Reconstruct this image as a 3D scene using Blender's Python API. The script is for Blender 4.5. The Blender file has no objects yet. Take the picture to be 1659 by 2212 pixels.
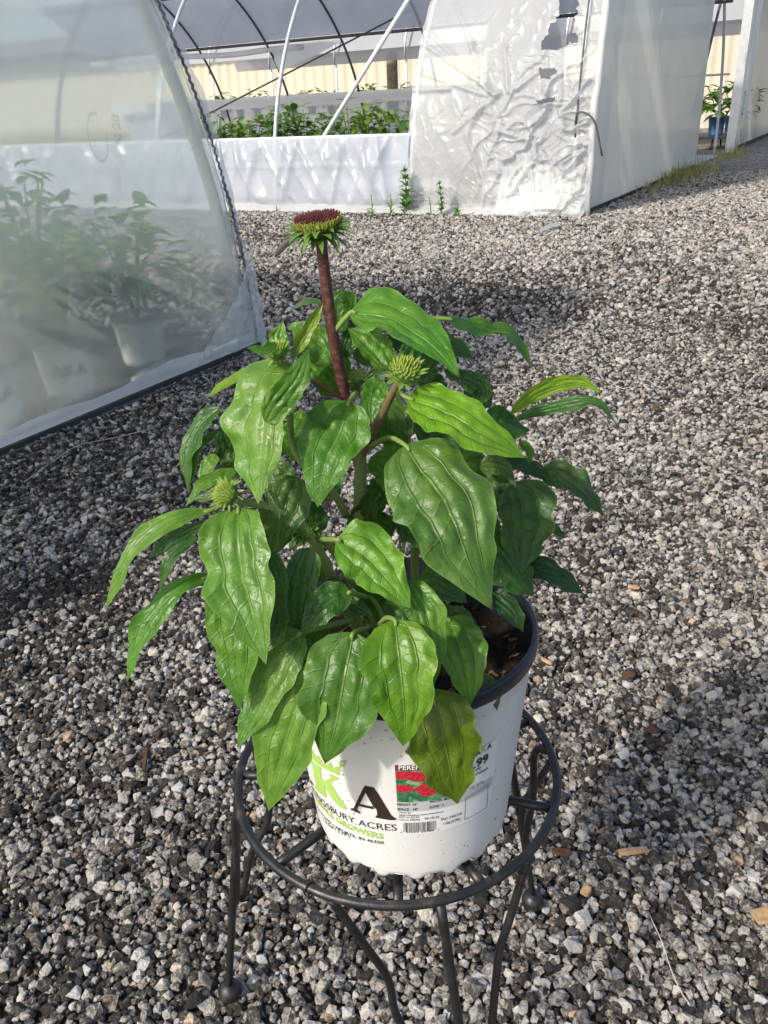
import bpy, bmesh, math, random
import numpy as np
from mathutils import Vector, Matrix
random.seed(7); rng = np.random.default_rng(7)
R_ = math.radians
# ------------------------------------------------------------------ camera
PITCH, ROLL, H = R_(26.646), R_(2.727), 0.8272
F = 1750.0                      # focal length in pixels of a 1659 x 2212 picture
CAM = np.array([0.0, 0.0, H])
_cp, _sp = math.cos(PITCH), math.sin(PITCH)
_Rt = np.array([1, 0, 0.]); _Dn = np.array([0, -_sp, -_cp]); _Fw = np.array([0, _cp, -_sp])
_c, _s = math.cos(ROLL), math.sin(ROLL)
RT, DN, FW = _c*_Rt+_s*_Dn, -_s*_Rt+_c*_Dn, _Fw
sc = bpy.context.scene
cam_data = bpy.data.cameras.new('camera'); cam = bpy.data.objects.new('camera', cam_data)
sc.collection.objects.link(cam); sc.camera = cam
cam_data.sensor_fit = 'VERTICAL'; cam_data.sensor_height = 36.0; cam_data.lens = 36.0*F/2212.0
cam_data.clip_start = 0.02; cam_data.clip_end = 600
cam.matrix_world = Matrix(((RT[0], -DN[0], -FW[0], 0), (RT[1], -DN[1], -FW[1], 0), (RT[2], -DN[2], -FW[2], H), (0, 0, 0, 1)))
# ------------------------------------------------------------------ sky and sun
SUN_AZ, SUN_EL = R_(230), R_(38)     # clockwise from +Y (the way the camera looks)
w = bpy.data.worlds.new('World'); sc.world = w; w.use_nodes = True
nt = w.node_tree; bg = nt.nodes['Background']
sky = nt.nodes.new('ShaderNodeTexSky'); sky.sky_type = 'NISHITA'; sky.sun_disc = False
sky.sun_elevation = SUN_EL; sky.sun_rotation = SUN_AZ; sky.air_density = 1.0; sky.dust_density = 2.5; sky.ozone_density = 1.0
nt.links.new(sky.outputs[0], bg.inputs[0]); bg.inputs[1].default_value = 0.15
sl = bpy.data.lights.new('sun', 'SUN'); sl.energy = 3.0; sl.angle = R_(3.0); sl.color = (1.0, 0.94, 0.84)
so = bpy.data.objects.new('sun', sl); sc.collection.objects.link(so)
sdir = Vector((math.sin(SUN_AZ)*math.cos(SUN_EL), math.cos(SUN_AZ)*math.cos(SUN_EL), math.sin(SUN_EL)))
so.rotation_euler = sdir.to_track_quat('Z', 'Y').to_euler(); so.location = sdir*20
sc.view_settings.view_transform = 'Standard'; sc.view_settings.look = 'None'
sc.view_settings.exposure = 0.40; sc.view_settings.gamma = 1.0
sc.render.engine = 'CYCLES'
sc.cycles.max_bounces = 14; sc.cycles.transmission_bounces = 10; sc.cycles.transparent_max_bounces = 16; sc.cycles.diffuse_bounces = 5
# ------------------------------------------------------------------ pixel helpers (1659 x 2212 picture)
def ray(x, y): return (x-829.5)/F*RT + (y-1106)/F*DN + FW
def at_y(x, y, Y):
    d = ray(x, y); return CAM + d*(Y/d[1])
def at_z(x, y, z):
    d = ray(x, y); return CAM + d*((z-H)/d[2])
def at_plane(x, y, p, n):
    d = ray(x, y); p = np.asarray(p, float); return CAM + d*(np.dot(p-CAM, n)/np.dot(d, n))
def unit(v): v = np.asarray(v, float); return v/np.linalg.norm(v)
# ------------------------------------------------------------------ object helpers
COL = sc.collection
def tag(o, label=None, cat=None, group=None, kind=None):
    if label: o['label'] = label
    if cat: o['category'] = cat
    if group: o['group'] = group
    if kind: o['kind'] = kind
    return o
def empty(name, loc=(0, 0, 0)):
    o = bpy.data.objects.new(name, None); COL.objects.link(o); o.location = loc; o.empty_display_size = 0.05
    return o
def mesh_obj(name, verts, faces, mat=None, parent=None, smooth=True, uvs=None, world=True):
    """One mesh object; verts are world coordinates, kept in place under the parent."""
    v = np.asarray(verts, float); off = np.zeros(3)
    if parent is not None and world: off = np.array(parent_loc(parent))
    me = bpy.data.meshes.new(name); me.from_pydata((v-off).tolist(), [], faces)
    if uvs is not None:
        ul = me.uv_layers.new(name='UVMap'); li = np.zeros(len(me.loops), dtype=np.int32); me.loops.foreach_get('vertex_index', li)
        ul.data.foreach_set('uv', np.asarray(uvs, float)[li].ravel())
    if smooth: me.polygons.foreach_set('use_smooth', [True]*len(me.polygons))
    if mat: me.materials.append(mat)
    me.update()
    o = bpy.data.objects.new(name, me); COL.objects.link(o)
    if parent is not None: o.parent = parent
    return o
def parent_loc(o):
    l = np.zeros(3)
    while o is not None: l = l+np.array(o.location); o = o.parent
    return l
class MB:
    def __init__(s): s.v = []; s.f = []; s.uv = []
    def add(s, v, f, uv=None):
        n = len(s.v); s.v += [tuple(p) for p in v]; s.f += [tuple(i+n for i in q) for q in f]
        s.uv += list(uv) if uv is not None else [(0, 0)]*len(v)
    def build(s, name, mat, parent=None, smooth=True):
        return mesh_obj(name, s.v, s.f, mat, parent, smooth, s.uv)
def grid_faces(nu, nv, closed=False):
    f = []
    for i in range(nu-1):
        for j in range(nv if closed else nv-1):
            k = (j+1) % nv; f.append((i*nv+j, i*nv+k, (i+1)*nv+k, (i+1)*nv+j))
    return f
def smooth_path(pts, n):
    """Catmull-Rom through pts (k columns), n samples."""
    P = np.asarray(pts, float)
    if len(P) == 2: t = np.linspace(0, 1, n)[:, None]; return P[0]*(1-t)+P[1]*t
    E = np.vstack([2*P[0]-P[1], P, 2*P[-1]-P[-2]]); out = []; m = len(P)-1
    for q in np.linspace(0, m, n):
        i = min(int(q), m-1); u = q-i; a, b, c, d = E[i:i+4]
        out.append(.5*((2*b)+(c-a)*u+(2*a-5*b+4*c-d)*u*u+(-a+3*b-3*c+d)*u**3))
    return np.array(out)
def tube(mb, pts, r, seg=8, cap=True, closed=False):
    P = np.asarray(pts, float); n = len(P); r = np.broadcast_to(np.asarray(r, float), (n,))
    T = np.gradient(P, axis=0) if not closed else (np.roll(P, -1, 0)-np.roll(P, 1, 0))
    T /= np.linalg.norm(T, axis=1)[:, None]+1e-12
    u = unit(np.cross(T[0], [0.31, 0.2, 0.93])); V = []
    for i in range(n):
        u = unit(u-T[i]*np.dot(u, T[i])); w_ = np.cross(T[i], u)
        for k in range(seg):
            a = 2*math.pi*k/seg; V.append(P[i]+r[i]*(math.cos(a)*u+math.sin(a)*w_))
    f = grid_faces(n, seg, True)
    if closed:
        # match the seam by nearest start vertex
        best = min(range(seg), key=lambda q: np.linalg.norm(V[(n-1)*seg]-V[q]))
        for j in range(seg): k = (j+1) % seg; f.append(((n-1)*seg+j, (n-1)*seg+k, (k+best) % seg, (j+best) % seg))
    elif cap: f += [tuple(range(seg))[::-1], tuple((n-1)*seg+k for k in range(seg))]
    uv = [(k/seg, i/max(n-1, 1)) for i in range(n) for k in range(seg)]
    mb.add(V, f, uv)
def box(mb, c, ax, hs):
    c = np.asarray(c, float); A = [np.asarray(a, float)*h for a, h in zip(ax, hs)]
    V = [c+i*A[0]+j*A[1]+k*A[2] for i in (-1, 1) for j in (-1, 1) for k in (-1, 1)]
    mb.add(V, [(0, 1, 3, 2), (4, 6, 7, 5), (0, 4, 5, 1), (2, 3, 7, 6), (0, 2, 6, 4), (1, 5, 7, 3)])
# value noise in numpy
def vnoise(p, seed=0):
    p = np.asarray(p, float); i = np.floor(p).astype(np.int64); f = p-i; f = f*f*(3-2*f); out = 0
    D = p.shape[-1]
    for c in range(2**D):
        b = [(c >> k) & 1 for k in range(D)]; h = np.full(p.shape[:-1], seed*1013+7, dtype=np.int64); wgt = 1.0
        for k in range(D):
            h = (h*73856093) ^ ((i[..., k]+b[k])*(19349663, 83492791, 49979687)[k]); wgt = wgt*(f[..., k] if b[k] else 1-f[..., k])
        h = (h ^ (h >> 13))*1274126177; h = (h ^ (h >> 16)) & 0xffff
        out = out+wgt*(h/65535.0)
    return out
def fbm(p, seed=0, o=4):
    s = 0; a = .5
    for k in range(o): s = s+a*vnoise(np.asarray(p)*2**k, seed+k); a *= .5
    return s
# ------------------------------------------------------------------ material helpers
def new_mat(name):
    m = bpy.data.materials.new(name); m.use_nodes = True; t = m.node_tree; t.nodes.clear()
    out = t.nodes.new('ShaderNodeOutputMaterial'); return m, t, out
def nd(t, typ, **kw):
    n = t.nodes.new(typ)
    for k, v in kw.items():
        if k in ('op',): n.operation = v
        elif hasattr(n, k) and k not in ('inputs',): setattr(n, k, v)
    return n
def L(t, a, b): t.links.new(a, b)
def ramp(t, fac, stops):
    n = t.nodes.new('ShaderNodeValToRGB'); e = n.color_ramp.elements
    while len(e) < len(stops): e.new(.5)
    for q, (p, c) in zip(e, stops): q.position = p; q.color = (*c, 1) if len(c) == 3 else c
    L(t, fac, n.inputs[0]); return n
def noise(t, scale, detail=3, rough=.55, vec=None, dist=0):
    n = t.nodes.new('ShaderNodeTexNoise'); n.inputs['Scale'].default_value = scale; n.inputs['Detail'].default_value = detail
    n.inputs['Roughness'].default_value = rough; n.inputs['Distortion'].default_value = dist
    if vec is not None: L(t, vec, n.inputs['Vector'])
    return n
def mathn(t, op, a, b=None, c=None):
    n = t.nodes.new('ShaderNodeMath'); n.operation = op
    for i, q in enumerate((a, b, c)):
        if q is None: continue
        if isinstance(q, (int, float)): n.inputs[i].default_value = q
        else: L(t, q, n.inputs[i])
    return n.outputs[0]
def mixc(t, fac, a, b, mode='MIX'):
    n = t.nodes.new('ShaderNodeMix'); n.data_type = 'RGBA'; n.blend_type = mode
    for i, q in ((0, fac), (6, a), (7, b)):
        if isinstance(q, (int, float)): n.inputs[i].default_value = q
        elif isinstance(q, tuple): n.inputs[i].default_value = (*q, 1) if len(q) == 3 else q
        else: L(t, q, n.inputs[i])
    return n.outputs[2]
def bumpn(t, h, strength=.3, dist=.01):
    n = t.nodes.new('ShaderNodeBump'); n.inputs['Strength'].default_value = strength; n.inputs['Distance'].default_value = dist
    L(t, h, n.inputs['Height']); return n.outputs[0]
def principled(t, base, rough=.5, spec=.5, normal=None, metal=0):
    p = t.nodes.new('ShaderNodeBsdfPrincipled')
    if isinstance(base, tuple): p.inputs['Base Color'].default_value = (*base, 1)
    else: L(t, base, p.inputs['Base Color'])
    if isinstance(rough, (int, float)): p.inputs['Roughness'].default_value = rough
    else: L(t, rough, p.inputs['Roughness'])
    p.inputs['Specular IOR Level'].default_value = spec; p.inputs['Metallic'].default_value = metal
    if normal is not None: L(t, normal, p.inputs['Normal'])
    return p
def simple(name, col, rough=.5, spec=.5, var=.15, vscale=30, bump=0, metal=0):
    m, t, out = new_mat(name); tc = nd(t, 'ShaderNodeTexCoord')
    n = noise(t, vscale, 4, .6, tc.outputs['Object'])
    r = ramp(t, n.outputs[0], [(.3, tuple(c*(1-var) for c in col)), (.7, tuple(min(1, c*(1+var)) for c in col))])
    nm = bumpn(t, n.outputs[0], bump, .004) if bump else None
    p = principled(t, r.outputs[0], rough, spec, nm, metal); L(t, p.outputs[0], out.inputs[0]); return m
# ---- film: thin plastic sheet that scatters light through
def film(name, tint=(.86, .88, .87), clear=.25, translucent=.6, rough=.25, dirt=.12, spec=.5, wr=0.0):
    m, t, out = new_mat(name); tc = nd(t, 'ShaderNodeTexCoord'); ob = tc.outputs['Object']
    n = noise(t, 2.2, 5, .6, ob); col = ramp(t, n.outputs[0], [(.3, tuple(c*(1-dirt) for c in tint)), (.65, tint)])
    n2 = noise(t, 9, 4, .6, ob); nm = bumpn(t, n2.outputs[0], .25+wr, .02)
    p = principled(t, col.outputs[0], rough, spec, nm)
    tr = nd(t, 'ShaderNodeBsdfTranslucent'); L(t, col.outputs[0], tr.inputs[0])
    mx = nd(t, 'ShaderNodeMixShader'); mx.inputs[0].default_value = translucent; L(t, p.outputs[0], mx.inputs[1]); L(t, tr.outputs[0], mx.inputs[2])
    tp = nd(t, 'ShaderNodeBsdfTransparent'); m2 = nd(t, 'ShaderNodeMixShader'); m2.inputs[0].default_value = clear
    L(t, mx.outputs[0], m2.inputs[1]); L(t, tp.outputs[0], m2.inputs[2]); L(t, m2.outputs[0], out.inputs[0]); return m
M = {}
M['roof_film'] = film('roof_film', (.62, .63, .66), .10, .45, .4)
M['left_roof_film'] = film('left_roof_film', (.98, .98, .97), .60, .9, .4, .02)
M['skirt_film'] = film('skirt_film', (.68, .72, .79), .20, .35, .20, .08, .7)  # bluish shade and sky sheen of the white skirt put into the tint
M['torn_film'] = film('torn_film', (.90, .91, .90), .42, .45, .26, .08, .6, .2)
M['end_film'] = film('end_film', (.60, .61, .585), .05, .50, .38, .08)
M['white_film'] = film('white_film', (.92, .92, .91), .03, .5, .35, .05)
def frosted():
    m, t, out = new_mat('frosted_film'); tc = nd(t, 'ShaderNodeTexCoord'); ob = tc.outputs['Object']
    n = noise(t, 1.6, 4, .55, ob); n2 = noise(t, 14, 3, .5, ob)
    rf = nd(t, 'ShaderNodeBsdfRefraction'); rf.inputs['IOR'].default_value = 1.15; rf.inputs['Roughness'].default_value = .090; rf.inputs['Color'].default_value = (.93, .96, .95, 1)
    tr = nd(t, 'ShaderNodeBsdfTranslucent'); tr.inputs[0].default_value = (.97, .99, .97, 1)
    df = principled(t, (.86, .89, .88), .35, .4, bumpn(t, n2.outputs[0], .05, .02))
    sz = nd(t, 'ShaderNodeSeparateXYZ'); L(t, ob, sz.inputs[0]); mud = mathn(t, 'MULTIPLY', ramp(t, sz.outputs[2], [(.02, (.5,)*3), (.12, (0,)*3)]).outputs[0], ramp(t, noise(t, 12, 5, .7, ob).outputs[0], [(.42, (0,)*3), (.7, (1,)*3)]).outputs[0])
    L(t, mixc(t, mud, (.86, .89, .88), (.24, .20, .15)), df.inputs['Base Color'])
    rip = nd(t, 'ShaderNodeMapping'); rip.inputs['Scale'].default_value = (3.0, 3.0, .8); L(t, ob, rip.inputs['Vector']); L(t, bumpn(t, noise(t, 2.2, 3, .5, rip.outputs[0]).outputs[0], .10, .02), rf.inputs['Normal'])
    a = nd(t, 'ShaderNodeMixShader'); a.inputs[0].default_value = .30; L(t, tr.outputs[0], a.inputs[1]); L(t, df.outputs[0], a.inputs[2])
    b = nd(t, 'ShaderNodeMixShader'); fr = ramp(t, n.outputs[0], [(.3, (.23,)*3), (.7, (.33,)*3)]); L(t, mathn(t, 'MINIMUM', mathn(t, 'ADD', fr.outputs[0], mathn(t, 'MULTIPLY', mud, .5)), 1.0), b.inputs[0])
    L(t, rf.outputs[0], b.inputs[1]); L(t, a.outputs[0], b.inputs[2]); L(t, b.outputs[0], out.inputs[0]); return m
M['frosted'] = frosted()
M['galvanised'] = simple('galvanised', (.62, .64, .65), .38, .5, .12, 20, 0, .55)
M['white_pipe'] = simple('white_pipe', (.74, .76, .76), .4, .5, .1, 20)
M['dark_pipe'] = simple('dark_pipe', (.09, .09, .095), .5, .4, .3, 15)
M['wiggle'] = simple('wiggle', (.17, .18, .2), .5, .5, .5, 60)
M['board'] = simple('board', (.55, .53, .49), .8, .2, .3, 6)
M['dark_board'] = simple('dark_board', (.06, .055, .05), .8, .2, .4, 8)
M['cream'] = simple('cream', (.60, .555, .44), .6, .3, .06, 1.5)
M['dark_grey'] = simple('dark_grey', (.16, .16, .17), .7, .3, .2, 2)
M['wood'] = simple('wood', (.30, .25, .17), .8, .2, .3, 12, .4)
M['chip'] = simple('chip', (.46, .29, .15), .8, .2, .3, 90, .4)
M['chip_dark'] = simple('chip_dark', (.10, .055, .035), .85, .2, .4, 90, .4)
M['thread'] = simple('thread', (.55, .50, .44), .6, .3, .1)
M['blue_pot'] = simple('blue_pot', (.07, .16, .36), .4, .5, .1, 10)
M['bench'] = simple('bench', (.10, .11, .13), .6, .3, .3, 10)
M['soil'] = simple('soil', (.020, .013, .009), .95, .15, .7, 120, .9)
M['perlite'] = simple('perlite', (.13, .09, .055), .9, .2, .4, 80)
M['floor_cloth'] = simple('floor_cloth', (.40, .40, .42), .9, .1, .15, 4)
M['house_floor'] = simple('house_floor', (.09, .085, .08), .95, .1, .4, 5)
M['weed'] = simple('weed', (.13, .27, .06), .6, .3, .3, 40)
M['dry_grass'] = simple('dry_grass', (.28, .27, .10), .8, .2, .35, 20)
# ---- iron
def iron():
    m, t, out = new_mat('iron'); tc = nd(t, 'ShaderNodeTexCoord'); ob = tc.outputs['Object']
    n = noise(t, 160, 5, .65, ob); n2 = noise(t, 55, 4, .6, ob)
    c = ramp(t, n2.outputs[0], [(.35, (.008, .0085, .010)), (.60, (.016, .016, .017)), (.70, (.055, .042, .030)), (.78, (.14, .12, .105))])
    r = ramp(t, n.outputs[0], [(.3, (.33,)*3), (.7, (.5,)*3)])
    p = principled(t, c.outputs[0], r.outputs[0], .55, bumpn(t, n.outputs[0], .25, .002)); L(t, p.outputs[0], out.inputs[0]); return m
M['iron'] = iron()
# ---- pot plastics
def pot_white():
    m, t, out = new_mat('pot_white'); tc = nd(t, 'ShaderNodeTexCoord'); ob = tc.outputs['Object']
    n = noise(t, 320, 2, .5, ob); n3 = noise(t, 26, 3, .6, ob)
    a = ramp(t, n.outputs[0], [(.665, (0, 0, 0)), (.695, (1, 1, 1))]); b = ramp(t, n3.outputs[0], [(.46, (0, 0, 0)), (.60, (1, 1, 1))])
    f = mathn(t, 'MULTIPLY', a.outputs[0], b.outputs[0])
    n4 = noise(t, 11, 3, .6, ob); basec = ramp(t, n4.outputs[0], [(.3, (.68, .675, .65)), (.7, (.73, .725, .70))])
    c = mixc(t, f, basec.outputs[0], (.16, .09, .05))
    p = principled(t, c, .36, .45, bumpn(t, n4.outputs[0], .05, .002)); L(t, p.outputs[0], out.inputs[0]); return m
M['pot_white'] = pot_white()
M['pot_black'] = simple('pot_black', (.012, .016, .028), .33, .5, .25, 40, .05)
M['pot_plain'] = simple('pot_plain', (.88, .87, .83), .5, .4, .04, 8)
M['ink_brown'] = simple('ink_brown', (.035, .022, .018), .45, .4, .2, 60)
M['ink_green'] = simple('ink_green', (.36, .55, .12), .45, .4, .06, 40)
M['ink_pale'] = film('ink_pale', (.50, .53, .54), .72, .5, .5)
M['ink_black'] = simple('ink_black', (.03, .03, .03), .5, .4, .1)
M['sticker'] = simple('sticker', (.78, .78, .77), .3, .5, .02, 30)
M['sticker_grey'] = simple('sticker_grey', (.50, .50, .51), .3, .5, .03, 30)
M['sticker_plum'] = simple('sticker_plum', (.17, .035, .075), .3, .5, .05, 30)
M['sticker_white'] = simple('sticker_white', (.85, .85, .84), .3, .5, .02)
def picture():
    m, t, out = new_mat('flower_print'); tc = nd(t, 'ShaderNodeTexCoord'); uv = tc.outputs['UV']
    n = noise(t, 5, 4, .6, uv, 1.2)
    g = ramp(t, n.outputs[0], [(.30, (.015, .05, .035)), (.45, (.03, .14, .07)), (.56, (.10, .30, .12)), (.66, (.30, .45, .25)), (.78, (.04, .16, .09))])
    sx = nd(t, 'ShaderNodeSeparateXYZ'); L(t, uv, sx.inputs[0])
    n2 = noise(t, 9, 3, .6, uv); pert = mathn(t, 'MULTIPLY', mathn(t, 'SUBTRACT', n2.outputs[0], .5), .55)
    fac = None
    for cx, cy, rx, ry in ((.18, .86, .34, .12), (.52, .74, .30, .10), (.10, .44, .22, .12), (.66, .42, .34, .16), (.58, .28, .18, .12)):
        dx = mathn(t, 'DIVIDE', mathn(t, 'SUBTRACT', sx.outputs[0], cx), rx); dy = mathn(t, 'DIVIDE', mathn(t, 'SUBTRACT', sx.outputs[1], cy), ry)
        dd = mathn(t, 'SQRT', mathn(t, 'ADD', mathn(t, 'MULTIPLY', dx, dx), mathn(t, 'MULTIPLY', dy, dy)))
        q = mathn(t, 'LESS_THAN', mathn(t, 'ADD', dd, pert), 1.0)
        fac = q if fac is None else mathn(t, 'MAXIMUM', fac, q)
    n3 = noise(t, 22, 2, .5, uv); red = ramp(t, n3.outputs[0], [(.35, (.30, .008, .02)), (.6, (.62, .025, .05)), (.75, (.75, .12, .12))])
    c = mixc(t, fac, g.outputs[0], red.outputs[0]); p = principled(t, c, .3, .5); L(t, p.outputs[0], out.inputs[0]); return m
M['picture'] = picture()
# ---- leaves (object colour = colour of the blade)
def leaf_mat(name='leaf', rough=.33, veins=True, trans=.25, spec=.48):
    m, t, out = new_mat(name); oi = nd(t, 'ShaderNodeObjectInfo'); tc = nd(t, 'ShaderNodeTexCoord'); uv = nd(t, 'ShaderNodeUVMap').outputs[0]
    sx = nd(t, 'ShaderNodeSeparateXYZ'); L(t, uv, sx.inputs[0])
    s = mathn(t, 'MULTIPLY', mathn(t, 'SUBTRACT', sx.outputs[0], .5), 2.0); a = mathn(t, 'ABSOLUTE', s)
    n = noise(t, 75, 5, .62, tc.outputs['Object']); nb = noise(t, 420, 3, .6, tc.outputs['Object']); nl = noise(t, 18, 2, .5, tc.outputs['Object'])
    base = mixc(t, ramp(t, n.outputs[0], [(.3, (0,)*3), (.72, (1,)*3)]).outputs[0], mixc(t, 1.0, oi.outputs['Color'], (.66, .76, .7), 'MULTIPLY'), mixc(t, 1.0, oi.outputs['Color'], (1.22, 1.14, 1.1), 'MULTIPLY'))
    base = mixc(t, mathn(t, 'MULTIPLY', ramp(t, nl.outputs[0], [(.5, (0,)*3), (.75, (1,)*3)]).outputs[0], .22), base, (.24, .30, .05))
    def line(center, wd):
        d = mathn(t, 'ABSOLUTE', mathn(t, 'SUBTRACT', a, center)); return mathn(t, 'SUBTRACT', 1.0, mathn(t, 'SMOOTH_MIN', mathn(t, 'DIVIDE', d, wd), 1.0, .2))
    h = nb.outputs[0]
    mid = mathn(t, 'MAXIMUM', line(0.0, .035), 0.0); lat = mathn(t, 'MAXIMUM', line(.47, .030), 0.0)
    # cross veins sweep forward from the midrib
    ph = mathn(t, 'ADD', mathn(t, 'MULTIPLY', mathn(t, 'SUBTRACT', sx.outputs[1], mathn(t, 'MULTIPLY', a, .16)), 62.0), mathn(t, 'MULTIPLY', n.outputs[0], 5.0))
    cr = mathn(t, 'POWER', mathn(t, 'MAXIMUM', mathn(t, 'SINE', ph), 0.0), 14.0)
    edge = mathn(t, 'GREATER_THAN', a, .955)
    v = mathn(t, 'MAXIMUM', mathn(t, 'MULTIPLY', mid, .95), mathn(t, 'MULTIPLY', lat, .26)); v = mathn(t, 'MAXIMUM', v, mathn(t, 'MULTIPLY', cr, .06)); v = mathn(t, 'MAXIMUM', v, mathn(t, 'MULTIPLY', edge, .45))
    col = mixc(t, mathn(t, 'MULTIPLY', v, .42), base, (.30, .42, .13))
    tip = mathn(t, 'MULTIPLY', ramp(t, sx.outputs[1], [(.955, (0,)*3), (.985, (1,)*3)]).outputs[0], mathn(t, 'GREATER_THAN', oi.outputs['Random'], .55))
    spot = mathn(t, 'MULTIPLY', ramp(t, noise(t, 130, 2, .5, tc.outputs['Object']).outputs[0], [(.74, (0,)*3), (.78, (1,)*3)]).outputs[0], mathn(t, 'GREATER_THAN', oi.outputs['Random'], .4))
    col = mixc(t, mathn(t, 'MULTIPLY', mathn(t, 'MAXIMUM', tip, mathn(t, 'MULTIPLY', spot, .6)), .85), col, (.06, .035, .012))
    hh = mathn(t, 'SUBTRACT', mathn(t, 'ADD', mathn(t, 'MULTIPLY', nb.outputs[0], .35), mathn(t, 'MULTIPLY', n.outputs[0], 1.1)), mathn(t, 'MULTIPLY', mathn(t, 'MAXIMUM', mathn(t, 'MAXIMUM', lat, mid), mathn(t, 'MULTIPLY', cr, .28)), .7))
    rr = ramp(t, n.outputs[0], [(.3, (rough-.06,)*3), (.7, (rough+.16,)*3)])
    p = principled(t, col, rr.outputs[0], spec, bumpn(t, hh, .75, .0013))
    tr = nd(t, 'ShaderNodeBsdfTranslucent'); L(t, mixc(t, 1.0, col, (1.5, 1.55, .7), 'MULTIPLY'), tr.inputs[0])
    mx = nd(t, 'ShaderNodeMixShader'); mx.inputs[0].default_value = trans; L(t, p.outputs[0], mx.inputs[1]); L(t, tr.outputs[0], mx.inputs[2]); L(t, mx.outputs[0], out.inputs[0]); return m
M['leaf'] = leaf_mat()
def far_leaf(name, c0, c1, trans=.35):
    m, t, out = new_mat(name); tc = nd(t, 'ShaderNodeTexCoord'); g = nd(t, 'ShaderNodeNewGeometry')
    c = ramp(t, g.outputs['Random Per Island'], [(0, c0), (1, c1)])
    p = principled(t, c.outputs[0], .45, .4); tr = nd(t, 'ShaderNodeBsdfTranslucent'); L(t, mixc(t, 1.0, c.outputs[0], (1.3, 1.4, .7), 'MULTIPLY'), tr.inputs[0])
    mx = nd(t, 'ShaderNodeMixShader'); mx.inputs[0].default_value = trans; L(t, p.outputs[0], mx.inputs[1]); L(t, tr.outputs[0], mx.inputs[2]); L(t, mx.outputs[0], out.inputs[0]); return m
M['far_leaf'] = far_leaf('far_leaf', (.04, .105, .02), (.15, .28, .045))
M['far_leaf_pale'] = far_leaf('far_leaf_pale', (.09, .17, .03), (.26, .33, .06)); M['weed_leaf'] = far_leaf('weed_leaf', (.11, .22, .05), (.25, .40, .12))
M['frost_leaf'] = far_leaf('frost_leaf', (.05, .16, .03), (.17, .34, .07), .4)
def stem_mat():
    m, t, out = new_mat('stem'); oi = nd(t, 'ShaderNodeObjectInfo'); tc = nd(t, 'ShaderNodeTexCoord'); n = noise(t, 300, 3, .6, tc.outputs['Object'])
    c = mixc(t, ramp(t, n.outputs[0], [(.45, (0,)*3), (.72, (1,)*3)]).outputs[0], oi.outputs['Color'], mixc(t, .16, oi.outputs['Color'], (.45, .36, .28)))
    p = principled(t, c, .5, .35, bumpn(t, n.outputs[0], .5, .001)); L(t, p.outputs[0], out.inputs[0]); return m
M['stem'] = stem_mat()
# ---- stones
def stone_mat():
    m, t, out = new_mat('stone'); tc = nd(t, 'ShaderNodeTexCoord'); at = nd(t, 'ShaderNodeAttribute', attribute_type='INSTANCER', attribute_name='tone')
    at2 = nd(t, 'ShaderNodeAttribute', attribute_type='INSTANCER', attribute_name='warm')
    off = nd(t, 'ShaderNodeVectorMath', operation='SCALE'); off.inputs[0].default_value = (37, 19, 53); L(t, at2.outputs['Fac'], off.inputs['Scale'])
    ad = nd(t, 'ShaderNodeVectorMath', operation='ADD'); L(t, tc.outputs['Object'], ad.inputs[0]); L(t, off.outputs[0], ad.inputs[1])
    n = noise(t, 2.6, 6, .72, ad.outputs[0], .4); n2 = noise(t, 7, 4, .7, ad.outputs[0])
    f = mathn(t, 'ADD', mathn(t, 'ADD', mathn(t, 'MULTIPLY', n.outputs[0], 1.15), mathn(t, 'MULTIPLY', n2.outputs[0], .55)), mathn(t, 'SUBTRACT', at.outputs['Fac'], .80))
    c = ramp(t, f, [(.28, (.036, .0315, .0275)), (.49, (.095, .085, .075)), (.58, (.25, .23, .205)), (.70, (.47, .44, .40)), (.92, (.72, .68, .625))])
    wm = ramp(t, at2.outputs['Fac'], [(.0, (.94, .97, 1.02)), (.80, (1.03, 1, .95)), (.965, (1.05, .97, .86)), (.996, (1.1, .80, .60))])
    cc = mixc(t, 1.0, c.outputs[0], wm.outputs[0], 'MULTIPLY')
    p = principled(t, cc, .78, .3, bumpn(t, n2.outputs[0], .6, .12)); L(t, p.outputs[0], out.inputs[0]); return m
M['stone'] = stone_mat()
def ground_mat():
    m, t, out = new_mat('gravel_ground'); tc = nd(t, 'ShaderNodeTexCoord'); ob = tc.outputs['Object']
    v = nd(t, 'ShaderNodeTexVoronoi'); v.inputs['Scale'].default_value = 58; L(t, ob, v.inputs['Vector'])
    v2 = nd(t, 'ShaderNodeTexVoronoi', feature='DISTANCE_TO_EDGE'); v2.inputs['Scale'].default_value = 58; L(t, ob, v2.inputs['Vector'])
    n = noise(t, .9, 4, .6, ob); n2 = noise(t, 130, 3, .6, ob)
    sp = nd(t, 'ShaderNodeSeparateColor'); L(t, v.outputs['Color'], sp.inputs[0])
    f = mathn(t, 'ADD', mathn(t, 'MULTIPLY', sp.outputs[0], .62), mathn(t, 'ADD', mathn(t, 'MULTIPLY', n2.outputs[0], .4), mathn(t, 'MULTIPLY', n.outputs[0], .25)))
    c = ramp(t, f, [(.36, (.06, .052, .045)), (.58, (.15, .135, .118)), (.76, (.33, .295, .255)), (.95, (.56, .51, .45))])
    p = principled(t, c.outputs[0], .85, .2, bumpn(t, v2.outputs[0], .8, .012)); L(t, p.outputs[0], out.inputs[0]); return m
M['ground'] = ground_mat()
M['dirt'] = simple('dirt', (.075, .067, .060), .95, .1, .4, 120, .6)
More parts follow.
